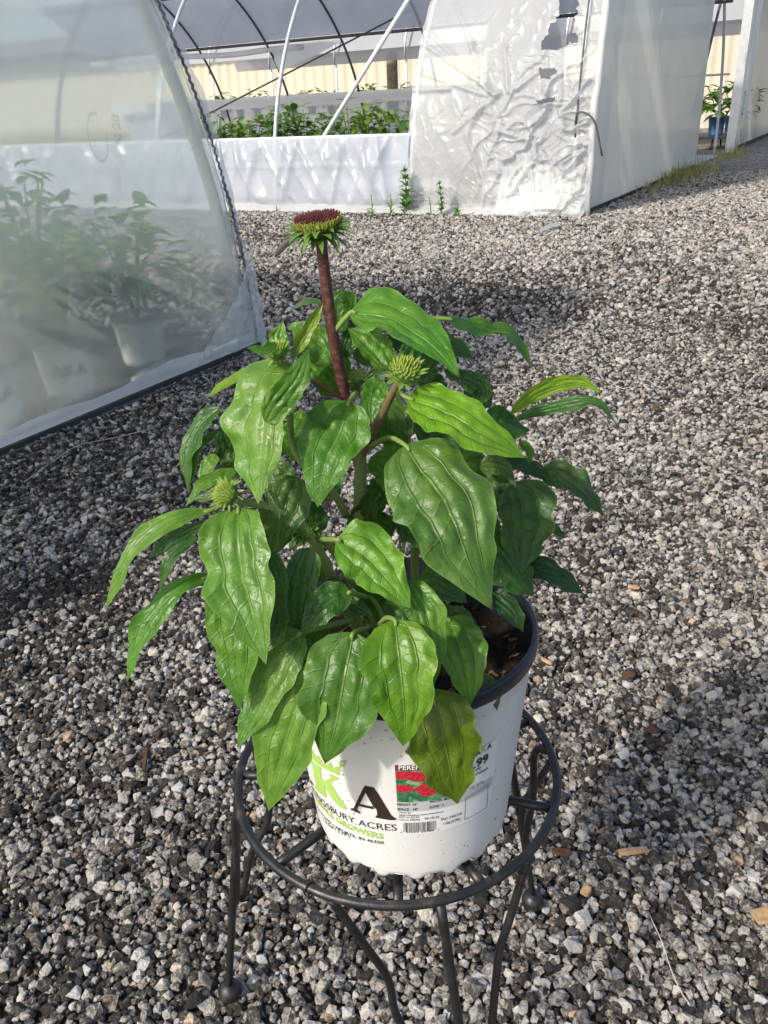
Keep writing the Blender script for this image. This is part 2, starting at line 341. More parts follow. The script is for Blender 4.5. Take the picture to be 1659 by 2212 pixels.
# ================================================================== layout frames
LD = np.array([math.sin(R_(30.2)), math.cos(R_(30.2)), 0.0])       # along the row of end walls
AD = np.array([-math.sin(R_(61.0)), math.cos(R_(61.0)), 0.0])      # along the tunnels, away and left
LN = np.array([LD[1], -LD[0], 0.0])                                 # out of the end walls
UP = np.array([0, 0, 1.0])
C = at_z(1261, 464, 0.0)                                            # near corner of the right house
P1 = at_z(545, 752, 0.0)                                            # near corner of the left house
SN = unit(np.cross(AD, UP))
if SN @ LD > 0: SN = -SN                                            # out of the right house's open side, to the camera
# ================================================================== ground
def build_ground():
    S = 260
    o = mesh_obj('gravel_ground', [(-S, -S, -.009), (S, -S, -.009), (S, S, -.009), (-S, S, -.009)], [(0, 1, 2, 3)], M['ground'], None, False)
    tag(o, kind='structure')
    # dark fines between the near stones
    o = mesh_obj('dirt_ground', [(-3.4, -.9, -.005), (3.4, -.9, -.005), (5.2, 4.6, -.005), (-3.6, 4.6, -.005)], [(0, 1, 2, 3)], M['dirt'], None, False)
    tag(o, kind='structure')
build_ground()
def build_gravel():
    src = bpy.data.collections.new('stone_shapes')
    for k in range(10):
        bm = bmesh.new(); r2 = np.random.default_rng(100+k); ax = np.array([1, r2.uniform(.68, 1), r2.uniform(.5, .85)])
        for i in range(15):
            d = unit(r2.normal(size=3)); bm.verts.new((d*ax*r2.uniform(.78, 1.0)*.5).tolist())
        bmesh.ops.convex_hull(bm, input=bm.verts); 
        for v in [v for v in bm.verts if not v.link_faces]: bm.verts.remove(v)
        me = bpy.data.meshes.new('stone'); bm.to_mesh(me); bm.free(); me.materials.append(M['stone'])
        src.objects.link(bpy.data.objects.new('stone_shape', me))
    pts = []
    def field(y0, y1, cell, size, sig, zj):
        ys = np.arange(y0, y1, cell); out = []
        for y in ys:
            hw = .72*max(y, 0)+.62; xs = np.arange(-hw, hw, cell)
            out.append(np.stack([xs, np.full_like(xs, y)], 1))
        p = np.vstack(out); p += rng.uniform(-.55, .55, p.shape)*cell
        s = np.clip(np.exp(rng.normal(math.log(size), sig, len(p))), size*.5, size*2.3)
        # keep stones out of the houses
        q = (p-P1[:2])@LN[:2]; inside = q < .02
        al = (p-P1[:2])@LD[:2]; gap = (al > .05)
        ps = (p-C[:2])@SN[:2]
        keep = ~(inside & ~gap) & ~((q < .03) & gap & (ps < .05))
        p, s = p[keep], s[keep]
        z = rng.uniform(-zj, zj, len(p))+s*.12
        return np.column_stack([p, z, s])
    A = np.vstack([field(-.35, 1.5, .0077, .0118, .36, .0026), field(1.5, 3.3, .0112, .0145, .34, .0022), field(3.3, 9.6, .0215, .023, .34, .002)])
    low = field(-.35, 2.2, .0100, .0115, .3, .001); low[:, 2] -= .0042
    A = np.vstack([A, low])
    big = field(-.2, 2.4, .06, .023, .18, .001); big = big[rng.random(len(big)) < .55]; big[:, 2] += .002
    A = np.vstack([A, big]); n = len(A)
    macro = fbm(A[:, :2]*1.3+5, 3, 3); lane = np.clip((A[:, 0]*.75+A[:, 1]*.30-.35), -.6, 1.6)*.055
    damp_and_shade = np.zeros(n)  # damp spots, plus the left house's shadow painted into the stone tone
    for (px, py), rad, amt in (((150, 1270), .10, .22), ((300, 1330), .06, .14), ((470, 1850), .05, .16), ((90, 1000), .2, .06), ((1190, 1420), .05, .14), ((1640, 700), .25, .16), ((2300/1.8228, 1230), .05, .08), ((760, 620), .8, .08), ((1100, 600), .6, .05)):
        g = at_z(px, py, 0); d = np.hypot((A[:, 0]-g[0])*1.0, (A[:, 1]-g[1])*1.3); damp_and_shade += amt*np.exp(-(d/rad)**2)
    tone = .540+rng.normal(0, .165, n)+(macro-.47)*.30+lane-damp_and_shade
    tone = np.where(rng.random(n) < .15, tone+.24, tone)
    me = bpy.data.meshes.new('gravel'); me.vertices.add(n); me.vertices.foreach_set('co', A[:, :3].ravel())
    def fa(nm, arr, typ='FLOAT'):
        a = me.attributes.new(nm, typ, 'POINT'); a.data.foreach_set('vector' if typ == 'FLOAT_VECTOR' else 'value', np.asarray(arr, np.float32).ravel())
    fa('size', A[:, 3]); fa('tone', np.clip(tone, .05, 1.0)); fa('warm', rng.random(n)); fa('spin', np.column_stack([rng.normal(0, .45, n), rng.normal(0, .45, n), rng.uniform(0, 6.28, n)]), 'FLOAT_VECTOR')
    me.materials.append(M['stone'])
    o = bpy.data.objects.new('gravel', me); COL.objects.link(o); tag(o, 'loose grey and white crushed stone gravel covering the yard', 'gravel', kind='stuff')
    g = bpy.data.node_groups.new('gravel_nodes', 'GeometryNodeTree'); g.interface.new_socket('Geometry', in_out='INPUT', socket_type='NodeSocketGeometry'); g.interface.new_socket('Geometry', in_out='OUTPUT', socket_type='NodeSocketGeometry')
    gi = g.nodes.new('NodeGroupInput'); go = g.nodes.new('NodeGroupOutput'); mp = g.nodes.new('GeometryNodeMeshToPoints'); ip = g.nodes.new('GeometryNodeInstanceOnPoints')
    ci = g.nodes.new('GeometryNodeCollectionInfo'); ci.inputs['Collection'].default_value = src; ci.inputs['Separate Children'].default_value = True; ci.inputs['Reset Children'].default_value = True
    def na(nm, typ='FLOAT'):
        q = g.nodes.new('GeometryNodeInputNamedAttribute'); q.data_type = typ; q.inputs[0].default_value = nm; return q.outputs[0]
    er = g.nodes.new('FunctionNodeEulerToRotation')
    rv = g.nodes.new('FunctionNodeRandomValue'); rv.data_type = 'INT'; rv.inputs[4].default_value = 0; rv.inputs[5].default_value = 9
    K = g.links.new
    K(gi.outputs[0], mp.inputs[0]); K(mp.outputs[0], ip.inputs['Points']); K(ci.outputs[0], ip.inputs['Instance']); ip.inputs['Pick Instance'].default_value = True
    K(rv.outputs[2], ip.inputs['Instance Index']); K(na('spin', 'FLOAT_VECTOR'), er.inputs[0]); K(er.outputs[0], ip.inputs['Rotation']); K(na('size'), ip.inputs['Scale']); K(ip.outputs[0], go.inputs[0])
    md = o.modifiers.new('gravel', 'NODES'); md.node_group = g
build_gravel()
# ================================================================== plant stand
RC = np.array([.0004, .5365, .3057]); RN = unit([.002, .008, 1.0]); RA = unit(np.cross([0, 1, 0], RN)); RB = np.cross(RN, RA); RR = .1384
def ring_pt(a, dz=0.0, r=RR): return RC+r*(math.cos(a)*RA+math.sin(a)*RB)+dz*RN
def ring_angle(x, y):
    p = at_plane(x, y, RC, RN)-RC; return math.atan2(p@RB, p@RA)
def build_stand():
    foot_px = ((497, 2140), (1150, 1945)); feet = [at_z(x, y, .011) for x, y in foot_px]
    feet.append(np.array([RC[0]+.178*math.cos(R_(-72)), RC[1]+.178*math.sin(R_(-72)), .013]))
    st = empty('plant_stand', (RC[0], RC[1], 0)); tag(st, 'round black wrought iron plant stand with ball feet on gravel', 'plant stand')
    mb = MB(); tube(mb, [ring_pt(a) for a in np.linspace(0, 2*math.pi, 96, endpoint=False)], .0038, 12, closed=True); mb.build('ring', M['iron'], st)
    # spokes running in to the hub under the pot
    hub = RC-RN*.004
    for (x, y) in ((602, 1863), (860, 1947), (1039, 1903), (1187, 1744), (541, 1672), (1143, 1556)):
        a = ring_angle(x, y); p0 = ring_pt(a, -.001, RR-.003); mid = ring_pt(a, -.0045, RR*.6)
        mb = MB(); tube(mb, smooth_path([p0, mid, ring_pt(a, -.0045, .012)], 8), .0040, 10); mb.build('spoke', M['iron'], st)
    mb = MB(); tube(mb, [hub+.014*(math.cos(a)*RA+math.sin(a)*RB) for a in np.linspace(0, 2*math.pi, 24, endpoint=False)], .0035, 8, closed=True); mb.build('hub', M['iron'], st)
    def ball(c, r, n=14):
        V = []; f = []
        for i in range(n+1):
            th = math.pi*i/n
            for k in range(2*n): ph = math.pi*k/n; V.append(c+r*np.array([math.sin(th)*math.cos(ph), math.sin(th)*math.sin(ph), math.cos(th)]))
        return V, grid_faces(n+1, 2*n, True)
    # three legs: a straight rod with two bowed side rods that meet it half way down
    for k, ft in enumerate(feet):
        if k == 2: ft = ft.copy()
        a = (math.atan2(ft[1]-RC[1], ft[0]-RC[0]), ring_angle(1126, 1800), ring_angle(955, 1958))[k]
        if k == 0: a = ring_angle(536, 1700)
        if k == 1: a = R_(40)
        top = ring_pt(a, -.003); leg = MB(); pts = np.linspace(top, ft+np.array([0, 0, .010]), 14); tube(leg, pts, .0038, 10); lo = leg.build('leg', M['iron'], st)
        b = MB(); V, f = ball(ft, .0125); b.add(V, f); b.build('ball_foot', M['iron'], lo)
        join = top*.50+ft*.50; low = top*.30+ft*.70
        rad = unit([ft[0]-RC[0], ft[1]-RC[1], 0])
        for sgn in (-1, 1):
            aa = a+sgn*R_(50) if k == 2 else a+sgn*R_(38)
            if k == 2: aa = ring_angle(700, 1958) if sgn < 0 else ring_angle(1150, 1842)
            p0 = ring_pt(aa, -.004); sd = unit(np.cross(UP, rad))*(-sgn*0.0)
            tang = unit((p0-top)-RN*((p0-top)@RN))
            q = [p0, p0*.55+join*.45+rad*.004, join+tang*.013+UP*.022, join+tang*.0082-UP*.010, low+tang*.0074+UP*.010]
            ex = {(0, -1): ((520, 1765), ((508, 1769, .285), (512, 1899, .185), (509, 1950, .145))), (0, 1): ((548, 1600), ((582, 1750, .235), (549, 1830, .195), (535, 1878, .170), (523, 1945, .140))),
                  (1, 1): ((1180, 1620), ((1155, 1627, .288), (1152, 1720, .225), (1141, 1778, .185), (1134, 1815, .160))),
                  (2, -1): ((700, 1958), ((790, 2045, .255), (838, 2115, .215), (866, 2212, .160))), (2, 1): ((1155, 1847), ((1097, 1998, .235), (1078, 2060, .205), (1062, 2212, .145)))}.get((k, sgn))
            if ex:
                q = [ring_pt(ring_angle(*ex[0]), -.002)]+[at_z(*e_) for e_ in ex[1]]
                if k == 2: q.append(low+tang*.012)
            mb = MB(); tube(mb, smooth_path(q, 30), .0034, 10); mb.build('side_rod', M['iron'], st)
    # twist of wire round the ring
    a0 = ring_angle(668, 1913); mb = MB(); pts = []
    ta = unit(ring_pt(a0+.02)-ring_pt(a0-.02)); rd = unit(ring_pt(a0)-RC)
    for q in np.linspace(0, 2*math.pi*1.05, 26): pts.append(ring_pt(a0)+(.0052+.002*max(0, -math.sin(q)))*(math.cos(q)*rd+math.sin(q)*RN)+ta*(.004*q/6.28))
    e = pts[-1]
    pts += [e-RN*.006+rd*.003, e-RN*.012+rd*.003+ta*.010, e-RN*.012+rd*.002+ta*.026]
    tube(mb, pts, .0008, 6); mb.build('wire_tie', M['iron'], st)
build_stand()
# ================================================================== white pot
PC = RC+RA*.0112-RB*.0440+RN*.0045; PH = .1790; PR = .096
def wall_r(h): return .0775+(h/(PH-.012))*(.0925-.0775)
def pot_pt(th, h, r): return PC+RA*(r*math.cos(th))+RB*(r*math.sin(th))+RN*h
def pot_hit(x, y):
    d = ray(x, y); o = CAM-PC; q = o+d*np.linspace(.3, 1.2, 1800)[:, None]; h = q@RN; r = np.hypot(q@RA, q@RB)
    ok = np.nonzero((h > -.01) & (h < PH) & (r < .0775+(h/(PH-.012))*.015))[0]
    if not len(ok): return None
    q = q[ok[0]]; return math.atan2(q@RB, q@RA), q@RN
def lathe(prof, n=128, mb=None, mod=None):
    mb = mb or MB(); V = []; uv = []
    for i, (r, h) in enumerate(prof):
        for k in range(n):
            th = 2*math.pi*k/n; rr, hh = (r, h) if mod is None else mod(i, r, h, th)
            V.append(pot_pt(th, hh, rr)); uv.append((k/n, h/PH))
    mb.add(V, grid_faces(len(prof), n, True), uv); return mb
def build_pot():
    pot = empty('plant_pot', tuple(PC)); tag(pot, 'white plastic nursery pot with black rim and printed logo, standing on iron stand', 'pot')
    NS = 18
    def mod(i, r, h, th):
        # scalloped foot: little arches cut round the bottom edge
        q = abs(math.cos(NS*th/2)); 
        if i == 0: return r-.0012*q, h+.0048*max(0, q-.25)/.75
        if i == 1: return r-.0016*max(0, q-.3), h+.0044*max(0, q-.25)/.75
        if i == 2: return r-.0008*max(0, q-.3), h+.003*max(0, q-.3)
        return r, h
    top = PH-.012
    prof = [(.0755, 0), (.0768, .0012), (.0772, .004), (.0780, .0082)]+[(wall_r(h), h) for h in np.linspace(.0105, top-.010, 16)]+[(wall_r(top-.008)+.0007, top-.0085), (wall_r(top)+.0008, top)]
    body = lathe(prof, 216, None, mod).build('body', M['pot_white'], pot)
    base = lathe([(.0005, .006), (.0740, .006), (.0752, .0035)], 72).build('base', M['pot_white'], pot)
    lathe([(wall_r(top)-.001, top-.001), (PR-.0004, top), (PR, top+.002), (PR, PH-.002), (PR-.0008, PH-.0004), (PR-.0025, PH), (PR-.0042, PH-.0012), (PR-.0058, PH-.014), (.0750, .07)], 144).build('rim', M['pot_black'], pot)
    # lettering: outlines traced on the wall
    def decal(name, polys, mat, parent, lift=.00035):
        mb = MB()
        for pl in polys:
            bm = bmesh.new(); vs = [bm.verts.new((p[0], p[1], 0)) for p in pl]
            f = bm.faces.new(vs); bmesh.ops.triangulate(bm, faces=[f])
            for _ in range(3):
                es = [e for e in bm.edges if abs(e.verts[0].co.x-e.verts[1].co.x) > .003]
                if es: bmesh.ops.subdivide_edges(bm, edges=es, cuts=1); bmesh.ops.triangulate(bm, faces=bm.faces[:])
            bm.verts.index_update()
            V = []
            for v in bm.verts:
                r = wall_r(v.co.y)+lift; V.append(pot_pt(v.co.x/.087, v.co.y, r))
            mb.add(V, [tuple(q.index for q in f.verts) for f in bm.faces]); bm.free()
        return mb.build(name, mat, parent, False)
    def trace(pts, fx, fy):
        out = []
        for (cx, cy) in pts:
            hit = pot_hit(*fx(cx, cy)); out.append(hit if hit else None)
        return [(q[0]*.087, q[1]) for q in out if q]
    z4 = lambda cx, cy: (647.4+.1521*cx, 1591+.1521*cy)
    z3 = lambda cx, cy: ((1500+cx*.33153)/1.8228, (2900+cy*.33153)/1.8228)
    # big letter A, its counter left open
    A1 = [(935, 693), (1055, 715), (1110, 790), (1300, 1110), (1340, 1140), (1375, 1160), (1372, 1178), (1300, 1182), (1085, 1145), (1078, 1125), (1105, 1105), (1092, 1030), (1045, 1020), (1045, 990), (937, 790), (858, 950), (1045, 990), (1045, 1020), (838, 976), (822, 1030), (868, 1075), (862, 1090), (720, 1030), (728, 1012), (770, 1010), (915, 705)]
    def poly(pts, z): return trace(pts, z, None) if False else [(q[0]*.087, q[1]) for q in (pot_hit(*z(*p)) for p in pts) if q]
    lg = decal('logo_letter', [poly([(935, 693), (1055, 715), (1110, 790), (1045, 990), (937, 790), (858, 950), (838, 976), (822, 1030), (868, 1075), (862, 1090), (720, 1030), (728, 1012), (770, 1010), (915, 705)], z4),
        poly([(1110, 790), (1300, 1110), (1340, 1140), (1375, 1160), (1372, 1178), (1300, 1182), (1085, 1145), (1078, 1125), (1105, 1105), (1092, 1030), (1045, 990)], z4),
        poly([(858, 950), (1045, 990), (1060, 1025), (838, 976)], z4)], M['ink_brown'], body)
    decal('logo_letter', [poly([(30, 300), (60, 320), (120, 520), (165, 620), (212, 700), (160, 650), (95, 560), (75, 500), (80, 470), (40, 400)], z4)], M['ink_brown'], body)
    # green K and its crown
    decal('logo_letter', [poly([(140, 310), (310, 440), (312, 475), (298, 480), (330, 640), (352, 700), (392, 870), (360, 850), (235, 745), (225, 705), (240, 690), (180, 390)], z4),
        poly([(330, 640), (445, 575), (420, 525), (455, 535), (535, 570), (562, 595), (548, 610), (500, 620), (442, 660), (590, 890), (688, 1025), (640, 1030), (560, 985), (480, 900), (352, 700)], z4)], M['ink_green'], body)
    decal('logo_crown', [poly([(85, 120), (150, 225), (170, 240), (158, 150), (235, 275), (250, 290), (262, 250), (330, 370), (400, 395), (440, 350), (470, 440), (585, 405), (560, 545), (420, 480), (280, 400), (170, 300)], z4)], M['ink_green'], body)
    def ring_decal(cx, cy, r0, r1, z):
        P = [(cx+math.cos(q)*r1, cy+math.sin(q)*r1) for q in np.linspace(0, 6.283, 14)]+[(cx+math.cos(q)*r0, cy+math.sin(q)*r0) for q in np.linspace(6.283, 0, 14)]
        half = lambda a, b: [(cx+math.cos(q)*r1, cy+math.sin(q)*r1) for q in np.linspace(a, b, 8)]+[(cx+math.cos(q)*r0, cy+math.sin(q)*r0) for q in np.linspace(b, a, 8)]
        return [poly(half(0, math.pi), z), poly(half(math.pi, 2*math.pi), z)]
    decal('logo_flower', ring_decal(607, 378, 18, 46, z4), M['ink_green'], body)
    decal('logo_flower', ring_decal(128, 65, 12, 30, z4), M['ink_green'], body)
    def text(s, p_start, p_end, size_px, mat, parent, z, lift=.0004, bold=0.0, name='lettering', prefix=0.0):
        """Built-in font laid along the wall from p_start to p_end (pixels on the crop z)."""
        h0, h1 = pot_hit(*z(*p_start)), pot_hit(*z(*p_end))
        if not h0 or not h1: return None
        cu = bpy.data.curves.new('t', 'FONT'); cu.body = s; cu.size = 1.0; cu.offset = bold; cu.resolution_u = 3
        to = bpy.data.objects.new('t', cu); me = bpy.data.meshes.new_from_object(to)
        bm = bmesh.new(); bm.from_mesh(me); bpy.data.meshes.remove(me); bpy.data.objects.remove(to); bpy.data.curves.remove(cu)
        bmesh.ops.triangulate(bm, faces=bm.faces[:])
        xs = [v.co.x for v in bm.verts]; w0, w1 = min(xs), max(xs); mb = MB(); V = []
        bm.verts.index_update()
        for v in bm.verts:
            u = ((v.co.x-w0)/(w1-w0)-prefix)/(1-prefix); th = h0[0]+(h1[0]-h0[0])*u; hh = h0[1]+(h1[1]-h0[1])*u+v.co.y*size_px/.7
            V.append(pot_pt(th, hh, wall_r(hh)+lift))
        mb.add(V, [tuple(q.index for q in f.verts) for f in bm.faces]); bm.free()
        return mb.build(name, mat, parent, False)
    text("ALSIP'S KINGSBURY ACRES", (222, 812), (1382, 1330), .0068, M['ink_brown'], body, z4, prefix=.315)
    text('WHOLESALE GROWERS', (545, 1210), (1195, 1450), .0060, M['ink_green'], body, z4, bold=.035, prefix=.575)
    text('8317 1ST LINE ROAD, LAPORTE, IN 46350', (355, 1150), (1200, 1520), .0032, M['ink_brown'], body, z4, bold=.012, prefix=.40)
    text('1.0 Gal / 3.79 L', (345, 1190), (738, 1440), .0034, M['ink_brown'], body, z4, bold=.012)
    # sticker patch
    def patch(name, c0, c1, mat, lift, z, n=24, m=6, uv=True):
        """Wall patch between two opposite corners: angle and height ranges."""
        a, b = pot_hit(*z(*c0)), pot_hit(*z(*c1)); mb = MB(); V = []; U = []
        for i in range(m+1):
            for k in range(n+1):
                th = a[0]+(b[0]-a[0])*k/n; h = a[1]+(b[1]-a[1])*i/m; V.append(pot_pt(th, h, wall_r(h)+lift)); U.append((k/n, 1-i/m))
        mb.add(V, grid_faces(m+1, n+1), U); return mb.build(name, mat, st)
    tl = pot_hit(*z3(160, 325)); br = pot_hit(*z3(1290, 790))
    bot = pot_hit(*z3(225, 1150)); T0, T1 = tl[0], br[0]; HT, HB = tl[1], bot[1]
    st = empty('label_sticker', tuple(PC)); st.parent = pot; st.location = (0, 0, 0)
    def patch2(name, u0, u1, v0, v1, mat, lift, n=24, m=4):
        mb = MB(); V = []; U = []
        for i in range(m+1):
            for k in range(n+1):
                u = u0+(u1-u0)*k/n; v = v0+(v1-v0)*i/m; th = T0+(T1-T0)*u; h = HT+(HB-HT)*v
                V.append(pot_pt(th, h, wall_r(h)+lift)); U.append((k/n, 1-i/m))
        mb.add(V, grid_faces(m+1, n+1), U); return mb.build(name, mat, st)
    patch2('backing', 0, 1, 0, 1, M['sticker'], .0004)
    # where the printed fields lie, found from the photograph
    def uvp(cx, cy): q = pot_hit(*z3(cx, cy)); return (q[0]-T0)/(T1-T0), (q[1]-HT)/(HB-HT)
    v_band = uvp(180, 395)[1]; v_pic = uvp(180, 765)[1]; v_g2 = uvp(190, 880)[1]; umid = uvp(800, 690)[0]*1.04
    patch2('plum_band', .003, umid, .003, v_band, M['sticker_plum'], .0006)
    patch2('flower_picture', .003, umid, v_band, v_pic, M['picture'], .0006)
    patch2('grey_band', .003, .985, v_pic, v_g2, M['sticker_grey'], .0006)
    def st_text(s, c, height, width, mat=M['ink_black'], bold=.012, lift=.0009):
        q = pot_hit(*z3(*c)); cu = bpy.data.curves.new('t', 'FONT'); cu.body = s; cu.size = 1.0; cu.offset = bold; cu.resolution_u = 2
        to = bpy.data.objects.new('t', cu); me = bpy.data.meshes.new_from_object(to); bm = bmesh.new(); bm.from_mesh(me)
        bpy.data.meshes.remove(me); bpy.data.objects.remove(to); bpy.data.curves.remove(cu); bmesh.ops.triangulate(bm, faces=bm.faces[:])
        xs = [v.co.x for v in bm.verts]; w0, w1 = min(xs), max(xs); q2 = pot_hit(*z3(*width)); bm.verts.index_update(); V = []
        for v in bm.verts:
            th = q[0]+(q2[0]-q[0])*(v.co.x-w0)/(w1-w0); h = q[1]+v.co.y*height/.7; V.append(pot_pt(th, h, wall_r(h)+lift))
        mb = MB(); mb.add(V, [tuple(x.index for x in f.verts) for f in bm.faces]); bm.free(); mb.build('lettering', mat, st, False)
    st_text('PERENNIAL', (212, 382), .0042, (690, 350), M['sticker_white'])
    st_text('HEIGHT: 24"', (192, 805), .0024, (430, 800)); st_text('SPACE:  18"', (192, 865), .0024, (438, 858))
    st_text('WATER: Moderate', (570, 780), .0024, (905, 690)); st_text('ZONE:  4', (566, 842), .0024, (735, 808))
    st_text('Grown by:', (215, 898), .0017, (358, 896)); st_text("Alsip's Kingsbury Acres Greenhouse", (213, 926), .0017, (737, 868))
    st_text('8317 1st Line Rd', (212, 955), .0017, (448, 946)); st_text('La Porte, IN46350', (212, 984), .0017, (460, 974)); st_text('W-15-26', (512, 978), .0024, (688, 945))
    st_text('SKU: 2402138', (704, 986), .0024, (950, 902)); st_text('1 Gal (3.79L)', (735, 1040), .0026, (930, 975), bold=.02)
    st_text('4  91521 23789  1', (225, 1128), .0014, (680, 1085))
    # second print field to the right: small logo, price, season; square frame
    st_text('A', (1118, 228), .0050, (1175, 195), M['ink_brown'], .03); st_text('K', (1185, 190), .0056, (1240, 155), M['ink_green'], .03); st_text('A', (1248, 150), .0050, (1300, 118), M['ink_brown'], .03)
    st_text('.99', (1085, 372), .0078, (1258, 290), bold=.03); st_text('oop', (1090, 410), .0030, (1175, 385)); st_text('Deluxe', (1118, 460), .0032, (1262, 372))
    st_text('ORS: Spring', (1030, 620), .0022, (1205, 535), lift=.0012)
    def bar(pl, mat): decal('frame_line', [pl], mat, st, .0009)
    a, b, c_, d_ = (pot_hit(*z3(*p)) for p in ((1000, 720), (1262, 560), (1248, 830), (985, 975)))
    q4 = [(p[0]*.087, p[1]) for p in (a, b, c_, d_)]
    for i in range(4):
        p, q = np.array(q4[i]), np.array(q4[(i+1) % 4]); nn = unit([-(q-p)[1], (q-p)[0]])*.00022; bar([tuple(p-nn), tuple(q-nn), tuple(q+nn), tuple(p+nn)], M['ink_black'])
    # bar code
    r3 = random.Random(4); x0, x1 = 262, 652; x = x0; bars = []
    while x < x1:
        wd = r3.choice((4, 4, 7, 11)); f0 = (x-x0)/(x1-x0); f1 = (min(x+wd, x1)-x0)/(x1-x0); bars.append((f0, f1)); x += wd+r3.choice((4, 6, 9, 12))
    ba, bb, bc = pot_hit(*z3(262, 1010)), pot_hit(*z3(652, 975)), pot_hit(*z3(265, 1120))
    pl = []
    for f0, f1 in bars:
        t0 = ba[0]+(bb[0]-ba[0])*f0; t1 = ba[0]+(bb[0]-ba[0])*f1; pl.append([(t0*.087, ba[1]), (t1*.087, ba[1]), (t1*.087, bc[1]), (t0*.087, bc[1])])
    decal('bar_code', pl, M['ink_black'], st, .0009)
    # soil with crumbs
    mb = MB(); n = 60; V = []; nr = 14
    for i in range(nr):
        for k in range(n):
            th = 2*math.pi*k/n; r = .088*i/(nr-1); p = pot_pt(th, 0, r); h = PH-.030+.010*(fbm(np.array([p[0]*60, p[1]*60]), 9)-.5); V.append(pot_pt(th, h, max(r, .0003)))
    mb.add(V, grid_faces(nr, n, True)); mb.build('soil', M['soil'], pot)
    mb = MB()
    for k in range(170):
        th = rng.uniform(0, 6.28); r = .084*math.sqrt(rng.random()); s = rng.uniform(.0008, .0028); c0 = pot_pt(th, PH-.029, r)
        box(mb, c0, [unit(rng.normal(size=3)) for _ in range(3)], (s, s*.6, s*.5))
    o = mb.build('crumbs', M['perlite'], pot, False); o['kind'] = 'stuff'
build_pot()
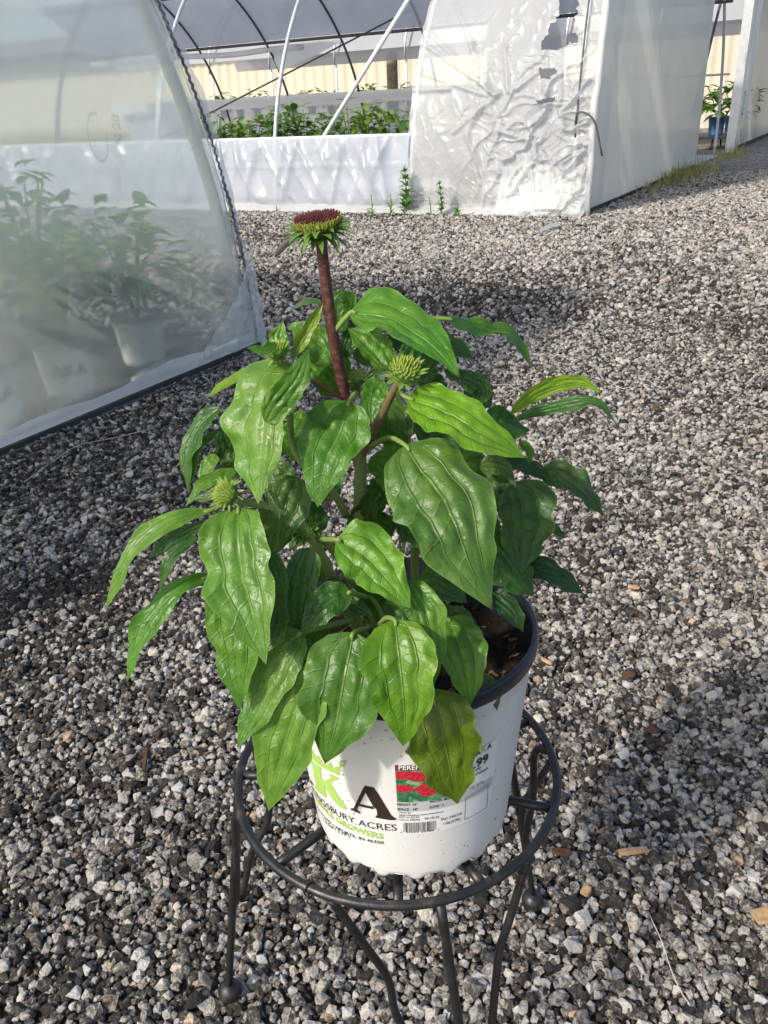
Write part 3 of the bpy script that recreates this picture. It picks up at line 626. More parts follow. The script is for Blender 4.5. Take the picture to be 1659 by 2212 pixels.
# ================================================================== the coneflower
Y0 = .49
def PX(x, y, d): return at_y(x, y, Y0+d)
_prof_t = [0, .05, .12, .22, .34, .48, .62, .75, .86, .94, 1.0]
_prof_w = [.14, .62, .86, .98, 1.0, .96, .84, .62, .35, .14, .0]
_slim_w = [.16, .40, .62, .84, .97, 1.0, .92, .72, .42, .18, .0]
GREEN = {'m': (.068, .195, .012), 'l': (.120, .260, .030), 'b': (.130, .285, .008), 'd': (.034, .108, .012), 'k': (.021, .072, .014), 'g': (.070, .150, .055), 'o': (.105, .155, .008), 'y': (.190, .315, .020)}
plant = empty('coneflower_plant', tuple(pot_pt(0, PH-.03, 0.0)))
tag(plant, 'leafy green coneflower with one budding purple flower head growing in white pot', 'plant')
LEAFN = [0]
def leaf(pts, wl, wr, col='m', n=None, fold=.16, und=.05, slim=False, pet=None, puck=1.0, parent=None, N=44, K=21, mat=None, twist=0.0):
    LEAFN[0] += 1; r2 = np.random.default_rng(500+LEAFN[0]); sd = LEAFN[0]
    W3 = np.array([PX(*p) for p in pts]); path = smooth_path(W3, N)
    # even spacing
    seg = np.r_[0, np.cumsum(np.linalg.norm(np.diff(path, axis=0), axis=1))]; tt = np.linspace(0, 1, N)
    path = np.stack([np.interp(tt*seg[-1], seg, path[:, k]) for k in range(3)], 1)
    T = np.gradient(path, axis=0); T /= np.linalg.norm(T, axis=1)[:, None]
    Ln = seg[-1]; dx = pts[-1][0]-pts[0][0]; dy = pts[-1][1]-pts[0][1]
    nn = unit(n) if n is not None else unit(UP*.75-FW*.8)
    w_ = np.interp(tt, _prof_t, _slim_w if slim else _prof_w)
    w_ = w_*(1+.05*np.sin(tt*9+r2.uniform(0, 6)))
    p1, p2, p3, p4, p5 = r2.uniform(0, 6.28, 5); V = []; U = []
    sg = np.linspace(1, -1, K); NG = vnoise(np.stack(np.meshgrid(tt*7+sd*3.1, sg*3+sd, indexing='ij'), -1), 5); und = und*1.9; fq = r2.uniform(14, 22)
    NB = vnoise(np.stack(np.meshgrid(tt*15+sd*1.7, sg*6+sd*.3, indexing='ij'), -1), 6)
    vert = abs(dy) > abs(dx); sgn = None
    for i in range(N):
        tp = T[i]-FW*(T[i]@FW)
        if np.linalg.norm(tp) < 1e-3: tp = RT*dx+DN*dy
        e = unit(np.cross(FW, unit(tp)))
        if sgn is None:
            ch = unit(RT*dx+DN*dy); e0 = np.cross(FW, ch); want = -RT if vert else -DN; sgn = 1 if e0@want > 0 else -1
        e = e*sgn; k = -(e@nn)/min(FW@nn, -.25); k = max(-1.3, min(1.3, k))
        sv = e+k*FW
        Zc = (path[i]-CAM)@FW; nl = unit(np.cross(T[i], sv)); nl = nl if nl@(-FW) > 0 else -nl
        for j in range(K):
            s = 1-2*j/(K-1); a = abs(s); hw = (wl if s > 0 else wr)*Zc/F*w_[i]*(1+.080*math.sin(tt[i]*fq+(p4 if s > 0 else p5))*min(1, 3*tt[i])+.03*math.sin(tt[i]*39+p2+s))
            q = path[i]+sv*(s*hw)
            d = fold*hw*a**1.4                                                # sides lifted (or drooped) from the midrib
            d += und*hw*a*a*(math.sin(tt[i]*11+p1+(1.3 if s > 0 else 0))+.6*math.sin(tt[i]*23+p2+s*2))
            cell = math.sin((tt[i]-.16*a)*30+p3)*math.sin(a*math.pi*2.1)       # quilted between the veins
            d += puck*.03*hw*w_[i]*cell
            d -= puck*hw*.115*(math.exp(-(a/.07)**2)+.7*math.exp(-((a-.47)/.08)**2))*w_[i]
            d += puck*hw*w_[i]*(.10*(NG[i, j]-.5)+.12*(NB[i, j]-.5))
            V.append(q+nl*d); U.append((.5+.5*s, tt[i]))
    o = mesh_obj('leaf', V, grid_faces(N, K), mat or M['leaf'], parent or plant, True, U)
    c = GREEN[col] if isinstance(col, str) else col; v = r2.uniform(.9, 1.12); o.color = (c[0]*v*r2.uniform(.92, 1.08), c[1]*v, c[2]*v*r2.uniform(.85, 1.15), 1)
    if pet is not None:
        q = [PX(*p) for p in pet]+[path[0], path[2]]; mb = MB(); P = smooth_path(q, 10); tube(mb, P, np.linspace(.0021, .0010, 10), 7)
        po = mb.build('petiole', M['stem'], o); po.color = (.17, .25, .05, 1)
    return o
def stem(pts, r0, r1, col=(.13, .20, .05), name='stem', col2=None):
    P = smooth_path([PX(*p) for p in pts], 24); mb = MB(); tube(mb, P, np.linspace(r0, r1, 24), 10)
    o = mb.build(name, M['stem'], plant); o.color = (*col, 1); return o
S1 = [(783, 1340, .0), (776, 1120, .0), (778, 985, .0), (748, 870, .0)]
stem(S1, .0046, .0040, (.14, .19, .055)); stem([(748, 872, .0), (722, 740, .0), (704, 610, .0), (693, 515, .0)], .0037, .0033, (.070, .020, .016), 'flower_stem')
stem([(778, 990, 0), (812, 925, -.006), (842, 860, -.01), (864, 822, -.012)], .0030, .0024, (.13, .10, .04))
for pts, r in (([(898, 1290, .03), (896, 1170, .03), (905, 1040, .02), (930, 960, .01)], .0036), ([(940, 1290, .04), (948, 1200, .05), (1000, 1080, .06), (1080, 1010, .06)], .0028),
    ([(790, 1390, -.02), (740, 1300, -.03), (690, 1190, -.03), (640, 1120, -.03), (560, 1090, -.03), (505, 1082, -.03)], .0036), ([(800, 1350, 0), (760, 1260, -.01), (720, 1190, -.02), (668, 1150, -.02)], .0030),
    ([(855, 1300, .01), (868, 1200, .01), (880, 1140, .02)], .0016), ([(875, 1310, .02), (868, 1230, .02), (862, 1160, .03)], .0010), ([(810, 1400, -.01), (780, 1350, -.01), (757, 1290, -.01)], .0022),
    ([(748, 1113, .0), (713, 1055, -.01), (660, 1010, -.015), (632, 960, -.01), (625, 880, -.01), (612, 780, .0)], .0026), ([(745, 862, 0), (700, 838, -.005), (672, 822, -.01)], .0017),
    ([(820, 1380, -.02), (800, 1330, -.03), (770, 1290, -.02)], .0020), ([(846, 1390, -.03), (830, 1340, -.03), (800, 1290, -.02), (735, 1240, -.02)], .0020)):
    stem(pts, r, r*.75, (.17, .24, .06) if pts[0][0] != 745 else (.13, .07, .035))
NU = (0, -.35, 1.0)
# ---- leaves of the upper tier
leaf([(757, 676, -.005), (835, 682, -.02), (890, 712, -.035), (945, 757, -.05), (994, 818, -.062)], 62, 46, 'm', (.15, -.5, 1), .10, .05, pet=[(722, 717, 0)])
leaf([(966, 689, .03), (1049, 713, .03), (1109, 725, .025), (1148, 795, .02)], 20, 24, 'd', (.2, -.3, 1), .3, .16, pet=[(800, 720, .02), (900, 690, .03)])
leaf([(835, 796, -.02), (803, 757, -.012), (749, 707, .0)], 24, 42, 'm', (0, -.6, .8), .25)
leaf([(868, 800, -.005), (885, 775, 0), (905, 735, .008)], 20, 22, 'm', (0, -.8, .6), .2)
leaf([(940, 745, .0), (985, 752, .0), (1022, 775, .0)], 26, 26, 'd', (.2, -.5, .8))
leaf([(960, 800, -.01), (1020, 812, -.01), (1055, 822, -.01)], 10, 22, 'd', (.3, -.5, .8), .1)
leaf([(998, 812, -.015), (1040, 838, -.018), (1030, 882, -.02)], 30, 22, 'd', (.3, -.8, .5), .2)
leaf([(826, 822, -.03), (806, 858, -.038), (803, 914, -.045)], 26, 24, 'm', (.1, -.9, .7), .3)
leaf([(615, 765, -.01), (603, 732, -.008), (612, 694, -.005)], 22, 20, 'l', (0, -.9, .6), .2)
leaf([(608, 752, -.02), (570, 756, -.03), (530, 752, -.035)], 15, 18, 'm', (0, -.5, .9), .35, .14)
leaf([(630, 774, -.012), (660, 716, -.008), (699, 652, .0)], 12, 14, 'y', (.5, -.8, .4), .5, .04, True)
leaf([(732, 720, .015), (728, 662, .02), (742, 618, .02)], 30, 28, 'd', (-.3, -.8, .5), .2)
leaf([(745, 690, .01), (752, 650, .012), (730, 632, .012)], 14, 22, 'm', (-.3, -.8, .5), .2)
leaf([(694, 655, .02), (662, 652, .02), (630, 670, .02)], 9, 10, 'g', (0, -.3, 1), .2)
leaf([(724, 785, .004), (690, 742, .01), (640, 706, .015), (622, 712, .018)], 30, 45, 'm', (-.2, -.7, .7), .15, pet=[(727, 785, 0)])
leaf([(740, 770, .012), (752, 735, .018), (762, 690, .02)], 18, 20, 'd', (.3, -.8, .5))
leaf([(742, 850, .01), (700, 800, .015), (650, 778, .02)], 24, 40, 'm', (-.1, -.6, .8))
leaf([(758, 838, .01), (745, 800, .012), (748, 752, .015)], 12, 14, 'm', (.3, -.8, .4))
leaf([(762, 850, .006), (800, 815, .008), (838, 790, .01)], 14, 18, 'd', (.1, -.8, .6))
# big pale leaf on the left and its turned-up side
leaf([(640, 792, -.02), (604, 826, -.032), (577, 896, -.045), (567, 985, -.056), (558, 1090, -.064)], 106, 46, 'l', (-.35, -.75, .6), -.12, .06, pet=[(668, 800, -.01)])
leaf([(574, 912, -.05), (600, 868, -.048), (640, 815, -.045), (668, 748, -.035)], 28, 34, 'm', (.3, -.85, .4), .1, .05)
leaf([(585, 800, -.005), (520, 812, -.01), (443, 862, -.02)], 14, 10, 'y', (-.2, -.4, .9), .2, .06, True)
leaf([(475, 880, .0), (425, 925, -.005), (404, 990, -.012), (408, 1068, -.02)], 18, 30, 'd', (-.5, -.6, .6), .3, .12)
leaf([(474, 930, -.004), (428, 972, -.01), (414, 1045, -.02)], 10, 13, 'm', (-.5, -.6, .6), .4, .05, True)
leaf([(510, 1018, -.03), (445, 1042, -.04), (399, 1096, -.05)], 14, 18, 'm', (-.2, -.6, .8), .35, .08)
leaf([(470, 985, -.015), (450, 1005, -.02), (430, 1046, -.025)], 16, 18, 'm', (-.3, -.7, .7), .2)
leaf([(500, 1030, -.025), (460, 1065, -.03), (412, 1082, -.03)], 10, 16, 'd', (-.2, -.6, .8))
# centre
leaf([(755, 868, -.02), (737, 926, -.035), (703, 1004, -.05), (686, 1096, -.058)], 76, 60, (.070, .190, .017), (-.05, -.8, .6), .14, .06, pet=[(768, 850, -.005)])
leaf([(882, 860, -.03), (959, 886, -.042), (1039, 933, -.055), (1136, 990, -.06)], 56, 58, 'b', (.1, -.55, .95), .06, .03, pet=[(862, 850, -.02), (866, 852, -.025)])
leaf([(876, 962, -.035), (908, 1008, -.052), (951, 1062, -.066), (987, 1134, -.08), (1015, 1217, -.09), (1064, 1318, -.10)], 106, 100, (.072, .172, .026), (.12, -.8, .75), -.08, .05, pet=[(800, 965, -.005), (840, 945, -.02)], N=44, K=25)
leaf([(728, 1166, -.06), (790, 1200, -.072), (836, 1252, -.086), (888, 1314, -.098)], 66, 56, (.100, .240, .015), (.1, -.7, .85), .02, .09, pet=[(690, 1165, -.03)])
leaf([(641, 1030, -.02), (620, 1086, -.03), (598, 1147, -.036), (590, 1206, -.04)], 52, 50, 'd', (0, -.9, .45), .12)
leaf([(575, 1060, -.045), (590, 1085, -.05), (605, 1125, -.055)], 8, 12, 'd', (.2, -.8, .5))
leaf([(515, 1098, -.052), (514, 1150, -.07), (521, 1228, -.085), (542, 1310, -.10), (575, 1436, -.115)], 88, 66, (.115, .245, .026), (-.1, -.85, .6), .10, .07, pet=[(520, 1085, -.04)], N=44, K=23)
leaf([(456, 1102, -.05), (366, 1126, -.062), (296, 1180, -.07), (258, 1246, -.075), (228, 1318, -.078)], 20, 26, (.130, .270, .026), (-.25, -.5, .9), .32, .10, True, pet=[(500, 1085, -.04)])
leaf([(442, 1128, -.04), (375, 1160, -.045), (318, 1208, -.05)], 12, 16, 'g', (.2, -.8, -.2), .1, .06, True)
leaf([(424, 1158, -.03), (372, 1200, -.04), (354, 1246, -.045), (343, 1280, -.048)], 12, 20, 'd', (-.3, -.6, .7), .4, .12)
leaf([(448, 1246, -.05), (392, 1270, -.062), (338, 1322, -.07), (296, 1400, -.078), (273, 1477, -.085)], 27, 27, 'm', (-.3, -.6, .8), .25, .16, True, pet=[(560, 1200, -.04), (500, 1225, -.045)])
# right side
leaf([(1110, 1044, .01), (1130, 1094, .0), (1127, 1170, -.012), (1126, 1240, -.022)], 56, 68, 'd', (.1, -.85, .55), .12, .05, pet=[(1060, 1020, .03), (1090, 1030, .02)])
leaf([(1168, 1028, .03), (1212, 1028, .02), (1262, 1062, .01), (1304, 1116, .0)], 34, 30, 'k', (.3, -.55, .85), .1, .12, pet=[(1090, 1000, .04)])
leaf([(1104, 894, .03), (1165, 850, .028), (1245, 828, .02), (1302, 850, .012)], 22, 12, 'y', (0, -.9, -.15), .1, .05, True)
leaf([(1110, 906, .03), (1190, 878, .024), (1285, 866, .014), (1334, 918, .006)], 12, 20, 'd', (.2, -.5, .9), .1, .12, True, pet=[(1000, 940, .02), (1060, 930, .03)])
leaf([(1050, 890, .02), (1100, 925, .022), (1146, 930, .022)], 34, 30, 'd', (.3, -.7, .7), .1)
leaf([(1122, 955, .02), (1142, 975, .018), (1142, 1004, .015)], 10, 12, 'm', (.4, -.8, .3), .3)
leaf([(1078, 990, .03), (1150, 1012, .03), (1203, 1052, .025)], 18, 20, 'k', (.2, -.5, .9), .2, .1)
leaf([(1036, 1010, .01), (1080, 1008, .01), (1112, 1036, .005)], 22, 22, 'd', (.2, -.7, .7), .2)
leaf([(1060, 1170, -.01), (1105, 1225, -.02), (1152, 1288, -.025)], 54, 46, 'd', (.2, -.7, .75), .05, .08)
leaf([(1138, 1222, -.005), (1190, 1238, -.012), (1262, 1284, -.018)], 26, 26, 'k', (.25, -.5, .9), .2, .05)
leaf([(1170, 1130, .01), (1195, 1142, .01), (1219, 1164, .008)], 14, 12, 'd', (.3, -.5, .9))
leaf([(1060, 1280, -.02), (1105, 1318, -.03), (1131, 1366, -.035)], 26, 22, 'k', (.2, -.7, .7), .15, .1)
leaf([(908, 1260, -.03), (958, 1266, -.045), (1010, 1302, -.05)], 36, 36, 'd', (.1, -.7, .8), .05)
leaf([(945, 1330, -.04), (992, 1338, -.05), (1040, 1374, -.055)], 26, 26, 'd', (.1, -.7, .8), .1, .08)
# lower tier over the rim
leaf([(480, 1255, -.075), (502, 1340, -.09), (512, 1434, -.10), (517, 1535, -.108)], 56, 52, 'm', (-.2, -.9, .5), .06, .08)
leaf([(655, 1366, -.08), (614, 1412, -.09), (569, 1503, -.10), (512, 1616, -.11)], 48, 46, 'm', (-.3, -.8, .6), .05, .05, pet=[(760, 1340, -.05)])
leaf([(668, 1442, -.095), (640, 1530, -.105), (608, 1630, -.112), (580, 1752, -.116)], 68, 66, (.105, .230, .028), (-.15, -.9, .5), .08, .04, pet=[(770, 1370, -.06)], N=40)
leaf([(764, 1368, -.085), (743, 1468, -.105), (726, 1563, -.112), (702, 1650, -.114)], 90, 84, (.082, .195, .027), (-.05, -.9, .55), .08, .06, pet=[(800, 1355, -.05)], N=40, K=23)
leaf([(853, 1340, -.095), (861, 1404, -.112), (870, 1485, -.122), (875, 1562, -.126), (871, 1612, -.127)], 80, 74, (.108, .255, .012), (.02, -.85, .65), .14, .05, pet=[(815, 1355, -.05), (835, 1335, -.08)], N=40, K=23)
leaf([(966, 1336, -.055), (986, 1391, -.075), (1003, 1447, -.085), (1016, 1526, -.092)], 46, 58, (.078, .190, .016), (.15, -.8, .65), .1, .06, pet=[(900, 1330, -.04)])
leaf([(932, 1490, -.088), (953, 1563, -.104), (972, 1649, -.108), (989, 1737, -.106)], 80, 72, 'o', (.12, -.9, .5), .08, .06, pet=[(880, 1420, -.05)], N=40)
leaf([(1035, 1458, -.06), (1064, 1490, -.068), (1074, 1536, -.072)], 18, 16, 'g', (.3, -.8, .5), .2)
leaf([(880, 1256, -.075), (918, 1320, -.09), (934, 1400, -.10), (938, 1480, -.105)], 34, 38, 'm', (.2, -.8, .6), .1, .05)
leaf([(672, 1184, -.05), (650, 1246, -.062), (640, 1310, -.07), (658, 1396, -.075)], 38, 40, 'd', (-.1, -.9, .5), .15, .06)
leaf([(580, 1190, -.07), (602, 1246, -.078), (597, 1322, -.084), (578, 1376, -.088)], 22, 20, 'd', (.2, -.9, .4), .15)
leaf([(758, 1280, -.07), (702, 1306, -.078), (650, 1372, -.085)], 36, 34, 'd', (-.2, -.75, .7), .1, pet=[(790, 1290, -.04)])
leaf([(600, 1300, -.08), (590, 1360, -.09), (560, 1420, -.098)], 24, 30, 'd', (-.1, -.9, .5))
leaf([(640, 1392, -.088), (628, 1402, -.09), (612, 1420, -.092)], 5, 6, 'm', (-.1, -.9, .5))
# leaves that close the clump
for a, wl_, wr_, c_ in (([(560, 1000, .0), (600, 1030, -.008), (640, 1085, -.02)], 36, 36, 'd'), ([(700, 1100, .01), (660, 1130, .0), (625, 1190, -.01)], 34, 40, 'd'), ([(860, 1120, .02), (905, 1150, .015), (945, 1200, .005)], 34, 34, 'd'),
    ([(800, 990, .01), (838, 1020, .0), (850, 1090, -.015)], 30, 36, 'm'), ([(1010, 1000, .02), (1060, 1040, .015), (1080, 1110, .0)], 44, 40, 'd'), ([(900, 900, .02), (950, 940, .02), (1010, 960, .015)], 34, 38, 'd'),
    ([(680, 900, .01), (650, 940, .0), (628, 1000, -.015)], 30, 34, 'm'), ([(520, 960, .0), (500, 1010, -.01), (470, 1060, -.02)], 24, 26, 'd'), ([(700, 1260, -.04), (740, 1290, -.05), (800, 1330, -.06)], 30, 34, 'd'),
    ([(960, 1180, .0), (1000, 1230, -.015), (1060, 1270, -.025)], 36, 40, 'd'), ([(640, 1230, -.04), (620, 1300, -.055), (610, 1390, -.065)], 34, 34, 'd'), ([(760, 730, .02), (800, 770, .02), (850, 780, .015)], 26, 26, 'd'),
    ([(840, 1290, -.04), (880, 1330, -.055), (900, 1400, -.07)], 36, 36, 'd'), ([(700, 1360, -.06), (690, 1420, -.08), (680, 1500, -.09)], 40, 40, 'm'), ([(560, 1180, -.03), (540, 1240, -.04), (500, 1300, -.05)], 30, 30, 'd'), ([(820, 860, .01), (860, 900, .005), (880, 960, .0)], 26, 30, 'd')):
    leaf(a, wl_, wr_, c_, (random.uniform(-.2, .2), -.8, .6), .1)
# leaves deeper inside the clump, their shade put into darker greens
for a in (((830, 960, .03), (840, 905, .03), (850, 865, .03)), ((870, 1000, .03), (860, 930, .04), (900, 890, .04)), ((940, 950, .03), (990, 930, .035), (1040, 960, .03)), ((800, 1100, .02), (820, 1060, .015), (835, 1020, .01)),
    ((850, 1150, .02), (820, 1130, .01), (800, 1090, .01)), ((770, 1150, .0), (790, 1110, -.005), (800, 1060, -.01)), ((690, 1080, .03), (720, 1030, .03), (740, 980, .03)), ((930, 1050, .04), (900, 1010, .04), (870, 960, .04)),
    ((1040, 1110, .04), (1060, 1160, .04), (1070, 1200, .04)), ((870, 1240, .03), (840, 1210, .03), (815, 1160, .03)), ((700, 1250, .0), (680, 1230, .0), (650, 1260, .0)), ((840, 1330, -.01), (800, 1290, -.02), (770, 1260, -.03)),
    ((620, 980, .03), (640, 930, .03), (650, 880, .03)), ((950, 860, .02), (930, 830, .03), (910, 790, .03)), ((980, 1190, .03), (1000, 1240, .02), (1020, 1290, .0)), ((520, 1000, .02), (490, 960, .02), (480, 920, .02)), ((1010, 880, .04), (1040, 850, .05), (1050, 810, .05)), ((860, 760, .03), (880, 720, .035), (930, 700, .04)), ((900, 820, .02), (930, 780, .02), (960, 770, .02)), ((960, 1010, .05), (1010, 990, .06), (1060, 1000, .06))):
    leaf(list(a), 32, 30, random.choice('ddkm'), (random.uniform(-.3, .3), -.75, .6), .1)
# ---- flower head
def spike(mb, p, d, ln, r, bend=None, flat=1.0):
    d = unit(d); u = unit(np.cross(d, [.3, .5, .81])); v = np.cross(d, u); V = []; m = 4
    for i, f in enumerate((0, .45, .85)):
        c = p+d*ln*f+(bend*(f*f)*ln if bend is not None else 0); rr = r*(1, .85, .4)[i]
        for k in range(m): a = 2*math.pi*k/m; V.append(c+rr*(math.cos(a)*u+flat*math.sin(a)*v))
    V.append(p+d*ln+(bend*ln if bend is not None else 0)); f = grid_faces(3, m, True)+[(8+k, 8+(k+1) % m, 12) for k in range(m)]; mb.add(V, f)
def blade(mb, p, d, up, ln, wd, curl):
    """small bract: arched tapering strip with a channel"""
    d = unit(d); s = unit(np.cross(d, up)); V = []; n = 7
    for i in range(n):
        t = i/(n-1); c = p+d*ln*t+unit(up)*(curl*ln*t*t); w2 = wd*math.sin(math.pi*min(.97, .18+.82*t)**.8)+.0001
        V += [c+s*w2+unit(up)*w2*.3, c, c-s*w2+unit(up)*w2*.3]
    mb.add(V, grid_faces(n, 3))
def build_flower():
    c = PX(690, 500, 0); ax = unit(np.array([-.10, -.12, 1.0])); u = unit(np.cross([0, 1, 0], ax)); v = np.cross(ax, u)
    fh = empty('flower_head', tuple(c-parent_loc(plant))); fh.parent = plant
    k = .52/F*1.0; rd = 44*.48/F; m_cone = simple('cone_green', (.20, .26, .04), .6, .3, .2, 200); m_red = simple('floret_red', (.085, .012, .017), .55, .3, .4, 400); m_yel = simple('floret_yellow', (.42, .34, .07), .6, .3, .3, 300)
    h = .0070; mb = MB(); V = []; prof = [(.25, -.45), (.55, -.2), (.86, .15), (1.0, .55), (.98, .8), (.7, .95), (.35, 1.02), (.02, 1.04)]
    for r, z in prof:
        for q in range(28): a = 2*math.pi*q/28; V.append(c+rd*r*(math.cos(a)*u+math.sin(a)*v)+ax*h*z)
    mb.add(V, grid_faces(len(prof), 28, True)); mb.build('cone', m_cone, fh)
    red, yel, grn = MB(), MB(), MB()
    for i in range(230):
        r = math.sqrt((i+.5)/230); a = i*2.39996; rr = rd*r*1.02; p = c+rr*(math.cos(a)*u+math.sin(a)*v)+ax*(h*(1.02-.35*max(0, r-.75)))
        d = ax+(math.cos(a)*u+math.sin(a)*v)*(.15+.55*r**3); ln = rng.uniform(.0014, .0027)
        spike(red, p+unit(d)*.0010, d, ln, .00052)
        if r > .80 and i % 2: spike(yel, p-ax*.0018, d, .0036, .0005)
    for i in range(46):
        a = 2*math.pi*i/46+rng.uniform(-.05, .05); p = c+rd*1.0*(math.cos(a)*u+math.sin(a)*v)+ax*h*rng.uniform(.35, .7); spike(yel if i % 3 == 0 else grn, p, ax+(math.cos(a)*u+math.sin(a)*v)*.5, .0052, .0006)
    red.build('floret_tips', m_red, fh); yel.build('floret_bases', m_yel, fh); grn.build('scales', m_cone, fh)
    m_br = simple('bract', (.10, .19, .035), .5, .35, .35, 250)
    for tier, (nb, r0, z0, out, curl, ln) in enumerate(((19, .90, .35, .35, -.30, .0120), (17, .72, .05, .10, -.45, .0145), (13, .45, -.25, -.15, -.50, .0120))):
        for i in range(nb):
            a = 2*math.pi*(i+.5*tier)/nb+rng.uniform(-.12, .12); rv = math.cos(a)*u+math.sin(a)*v; mb = MB()
            blade(mb, c+rd*r0*rv+ax*h*z0, rv+ax*(out+.2*rng.uniform(-1, 1)), ax, ln*rng.uniform(.75, 1.15), .0021*rng.uniform(.8, 1.25), curl*rng.uniform(.4, 1.5)); mb.build('bract', m_br, fh)
    m_dk = simple('wilted', (.012, .008, .008), .5, .4, .3, 100); mb = MB()
    P = [PX(x, y, -.008) for x, y in ((640, 512), (618, 526), (603, 542), (593, 556))]; P = smooth_path(P, 9); V = []
    for i, p in enumerate(P): wd = .0021*math.sin(math.pi*(.15+.8*i/8)); V += [p+RT*wd*.7+DN*wd*.7, p-FW*.0005, p-RT*wd*.7-DN*wd*.7]
    mb.add(V, grid_faces(9, 3)); mb.build('wilted_ray', m_dk, fh, True)
build_flower()
def bud(x, y, d, rad_px, tilt):
    c = PX(x, y, d); rd = rad_px*.5/F; ax = unit(np.array(tilt, float)); u = unit(np.cross([0, 1, .1], ax)); v = np.cross(ax, u)
    b = empty('flower_bud', tuple(c-parent_loc(plant))); b.parent = plant; mb = MB(); V = []
    for r, z in ((.2, -.6), (.7, -.3), (.9, .1), (.75, .4), (.4, .6), (.02, .66)):
        for q in range(16): a = 2*math.pi*q/16; V.append(c+rd*.7*r*(math.cos(a)*u+math.sin(a)*v)+ax*rd*.8*z)
    mb.add(V, grid_faces(6, 16, True)); mb.build('bud_cone', M['bud'], b)
    sp = MB()
    for i in range(60):
        r = math.sqrt((i+.5)/60); a = i*2.4; spike(sp, c+rd*.62*r*(math.cos(a)*u+math.sin(a)*v)+ax*rd*(.5-.3*r*r), ax+(math.cos(a)*u+math.sin(a)*v)*.5*r, rd*.34, rd*.06)
    sp.build('bud_tips', M['bud_tip'], b)
    for tier, (nb, r0, z0, out, curl) in enumerate(((14, .62, .1, .7, .05), (12, .5, -.2, .2, -.2))):
        for i in range(nb):
            a = 2*math.pi*(i+.5*tier)/nb+rng.uniform(-.15, .15); rv = math.cos(a)*u+math.sin(a)*v; mb = MB()
            blade(mb, c+rd*r0*rv*.8+ax*rd*z0, rv+ax*out, ax, rd*rng.uniform(.55, .85), rd*.13, curl*rng.uniform(.5, 1.5)); mb.build('bract', M['bud'], b)
M['bud'] = simple('bud', (.14, .25, .045), .5, .35, .3, 250); M['bud_tip'] = simple('bud_tip', (.34, .42, .08), .5, .3, .2, 250)
bud(872, 806, -.022, 44, (.15, -.45, .9)); bud(492, 1068, -.048, 36, (-.5, -.5, .6)); bud(598, 762, -.018, 30, (-.3, -.4, .9)); bud(660, 1142, -.025, 40, (-.2, -.6, .7)); bud(770, 818, .012, 26, (.1, -.3, 1))
# ================================================================== background plants
def foliage(mb, c, rad, hgt, n, ln, seed, droop=.3, z0=.12):
    r2 = np.random.default_rng(seed)
    for i in range(n):
        a = r2.uniform(0, 6.28); rr = rad*math.sqrt(r2.random()); z = hgt*r2.uniform(z0, 1.0)*(1-.35*(rr/rad)**2)
        p = np.array([c[0]+rr*math.cos(a), c[1]+rr*math.sin(a), c[2]+z]); d = unit(np.array([math.cos(a+r2.normal(0, .6)), math.sin(a+r2.normal(0, .6)), r2.uniform(-.4, .75)]))
        s = unit(np.cross(d, UP)); nn = np.cross(s, d); l = ln*r2.uniform(.7, 1.2); w_ = l*.30; V = []
        for t, wf in ((0, .12), (.3, .95), (.62, .8), (1, .03)):
            q = p+d*l*t-UP*droop*l*t*t; V += [q+s*w_*wf+nn*w_*.25*wf, q, q-s*w_*wf+nn*w_*.25*wf]
        mb.add(V, grid_faces(4, 3))
def mini_pot(c, r, h, mat, parent, rim=None):
    mb = MB(); n = 28; V = []; prof = [(.001, .004), (.78, .0), (.80, .02), (.97, h-.012), (1.0, h-.012), (1.0, h), (.93, h), (.9, h-.025), (.001, h-.025)]
    for q, z in prof:
        for k in range(n): a = 2*math.pi*k/n; V.append((c[0]+r*q*math.cos(a), c[1]+r*q*math.sin(a), c[2]+z))
    mb.add(V, grid_faces(len(prof), n, True)); o = mb.build('pot', mat, parent)
    if rim:
        mb = MB(); V = []
        for q, z in ((1.0, h-.014), (1.025, h-.013), (1.025, h+.001), (.92, h+.001), (.90, h-.02), (.001, h-.02)):
            for k in range(n): a = 2*math.pi*k/n; V.append((c[0]+r*q*math.cos(a), c[1]+r*q*math.sin(a), c[2]+z))
        mb.add(V, grid_faces(6, n, True)); mb.build('rim', rim, o)
    return o
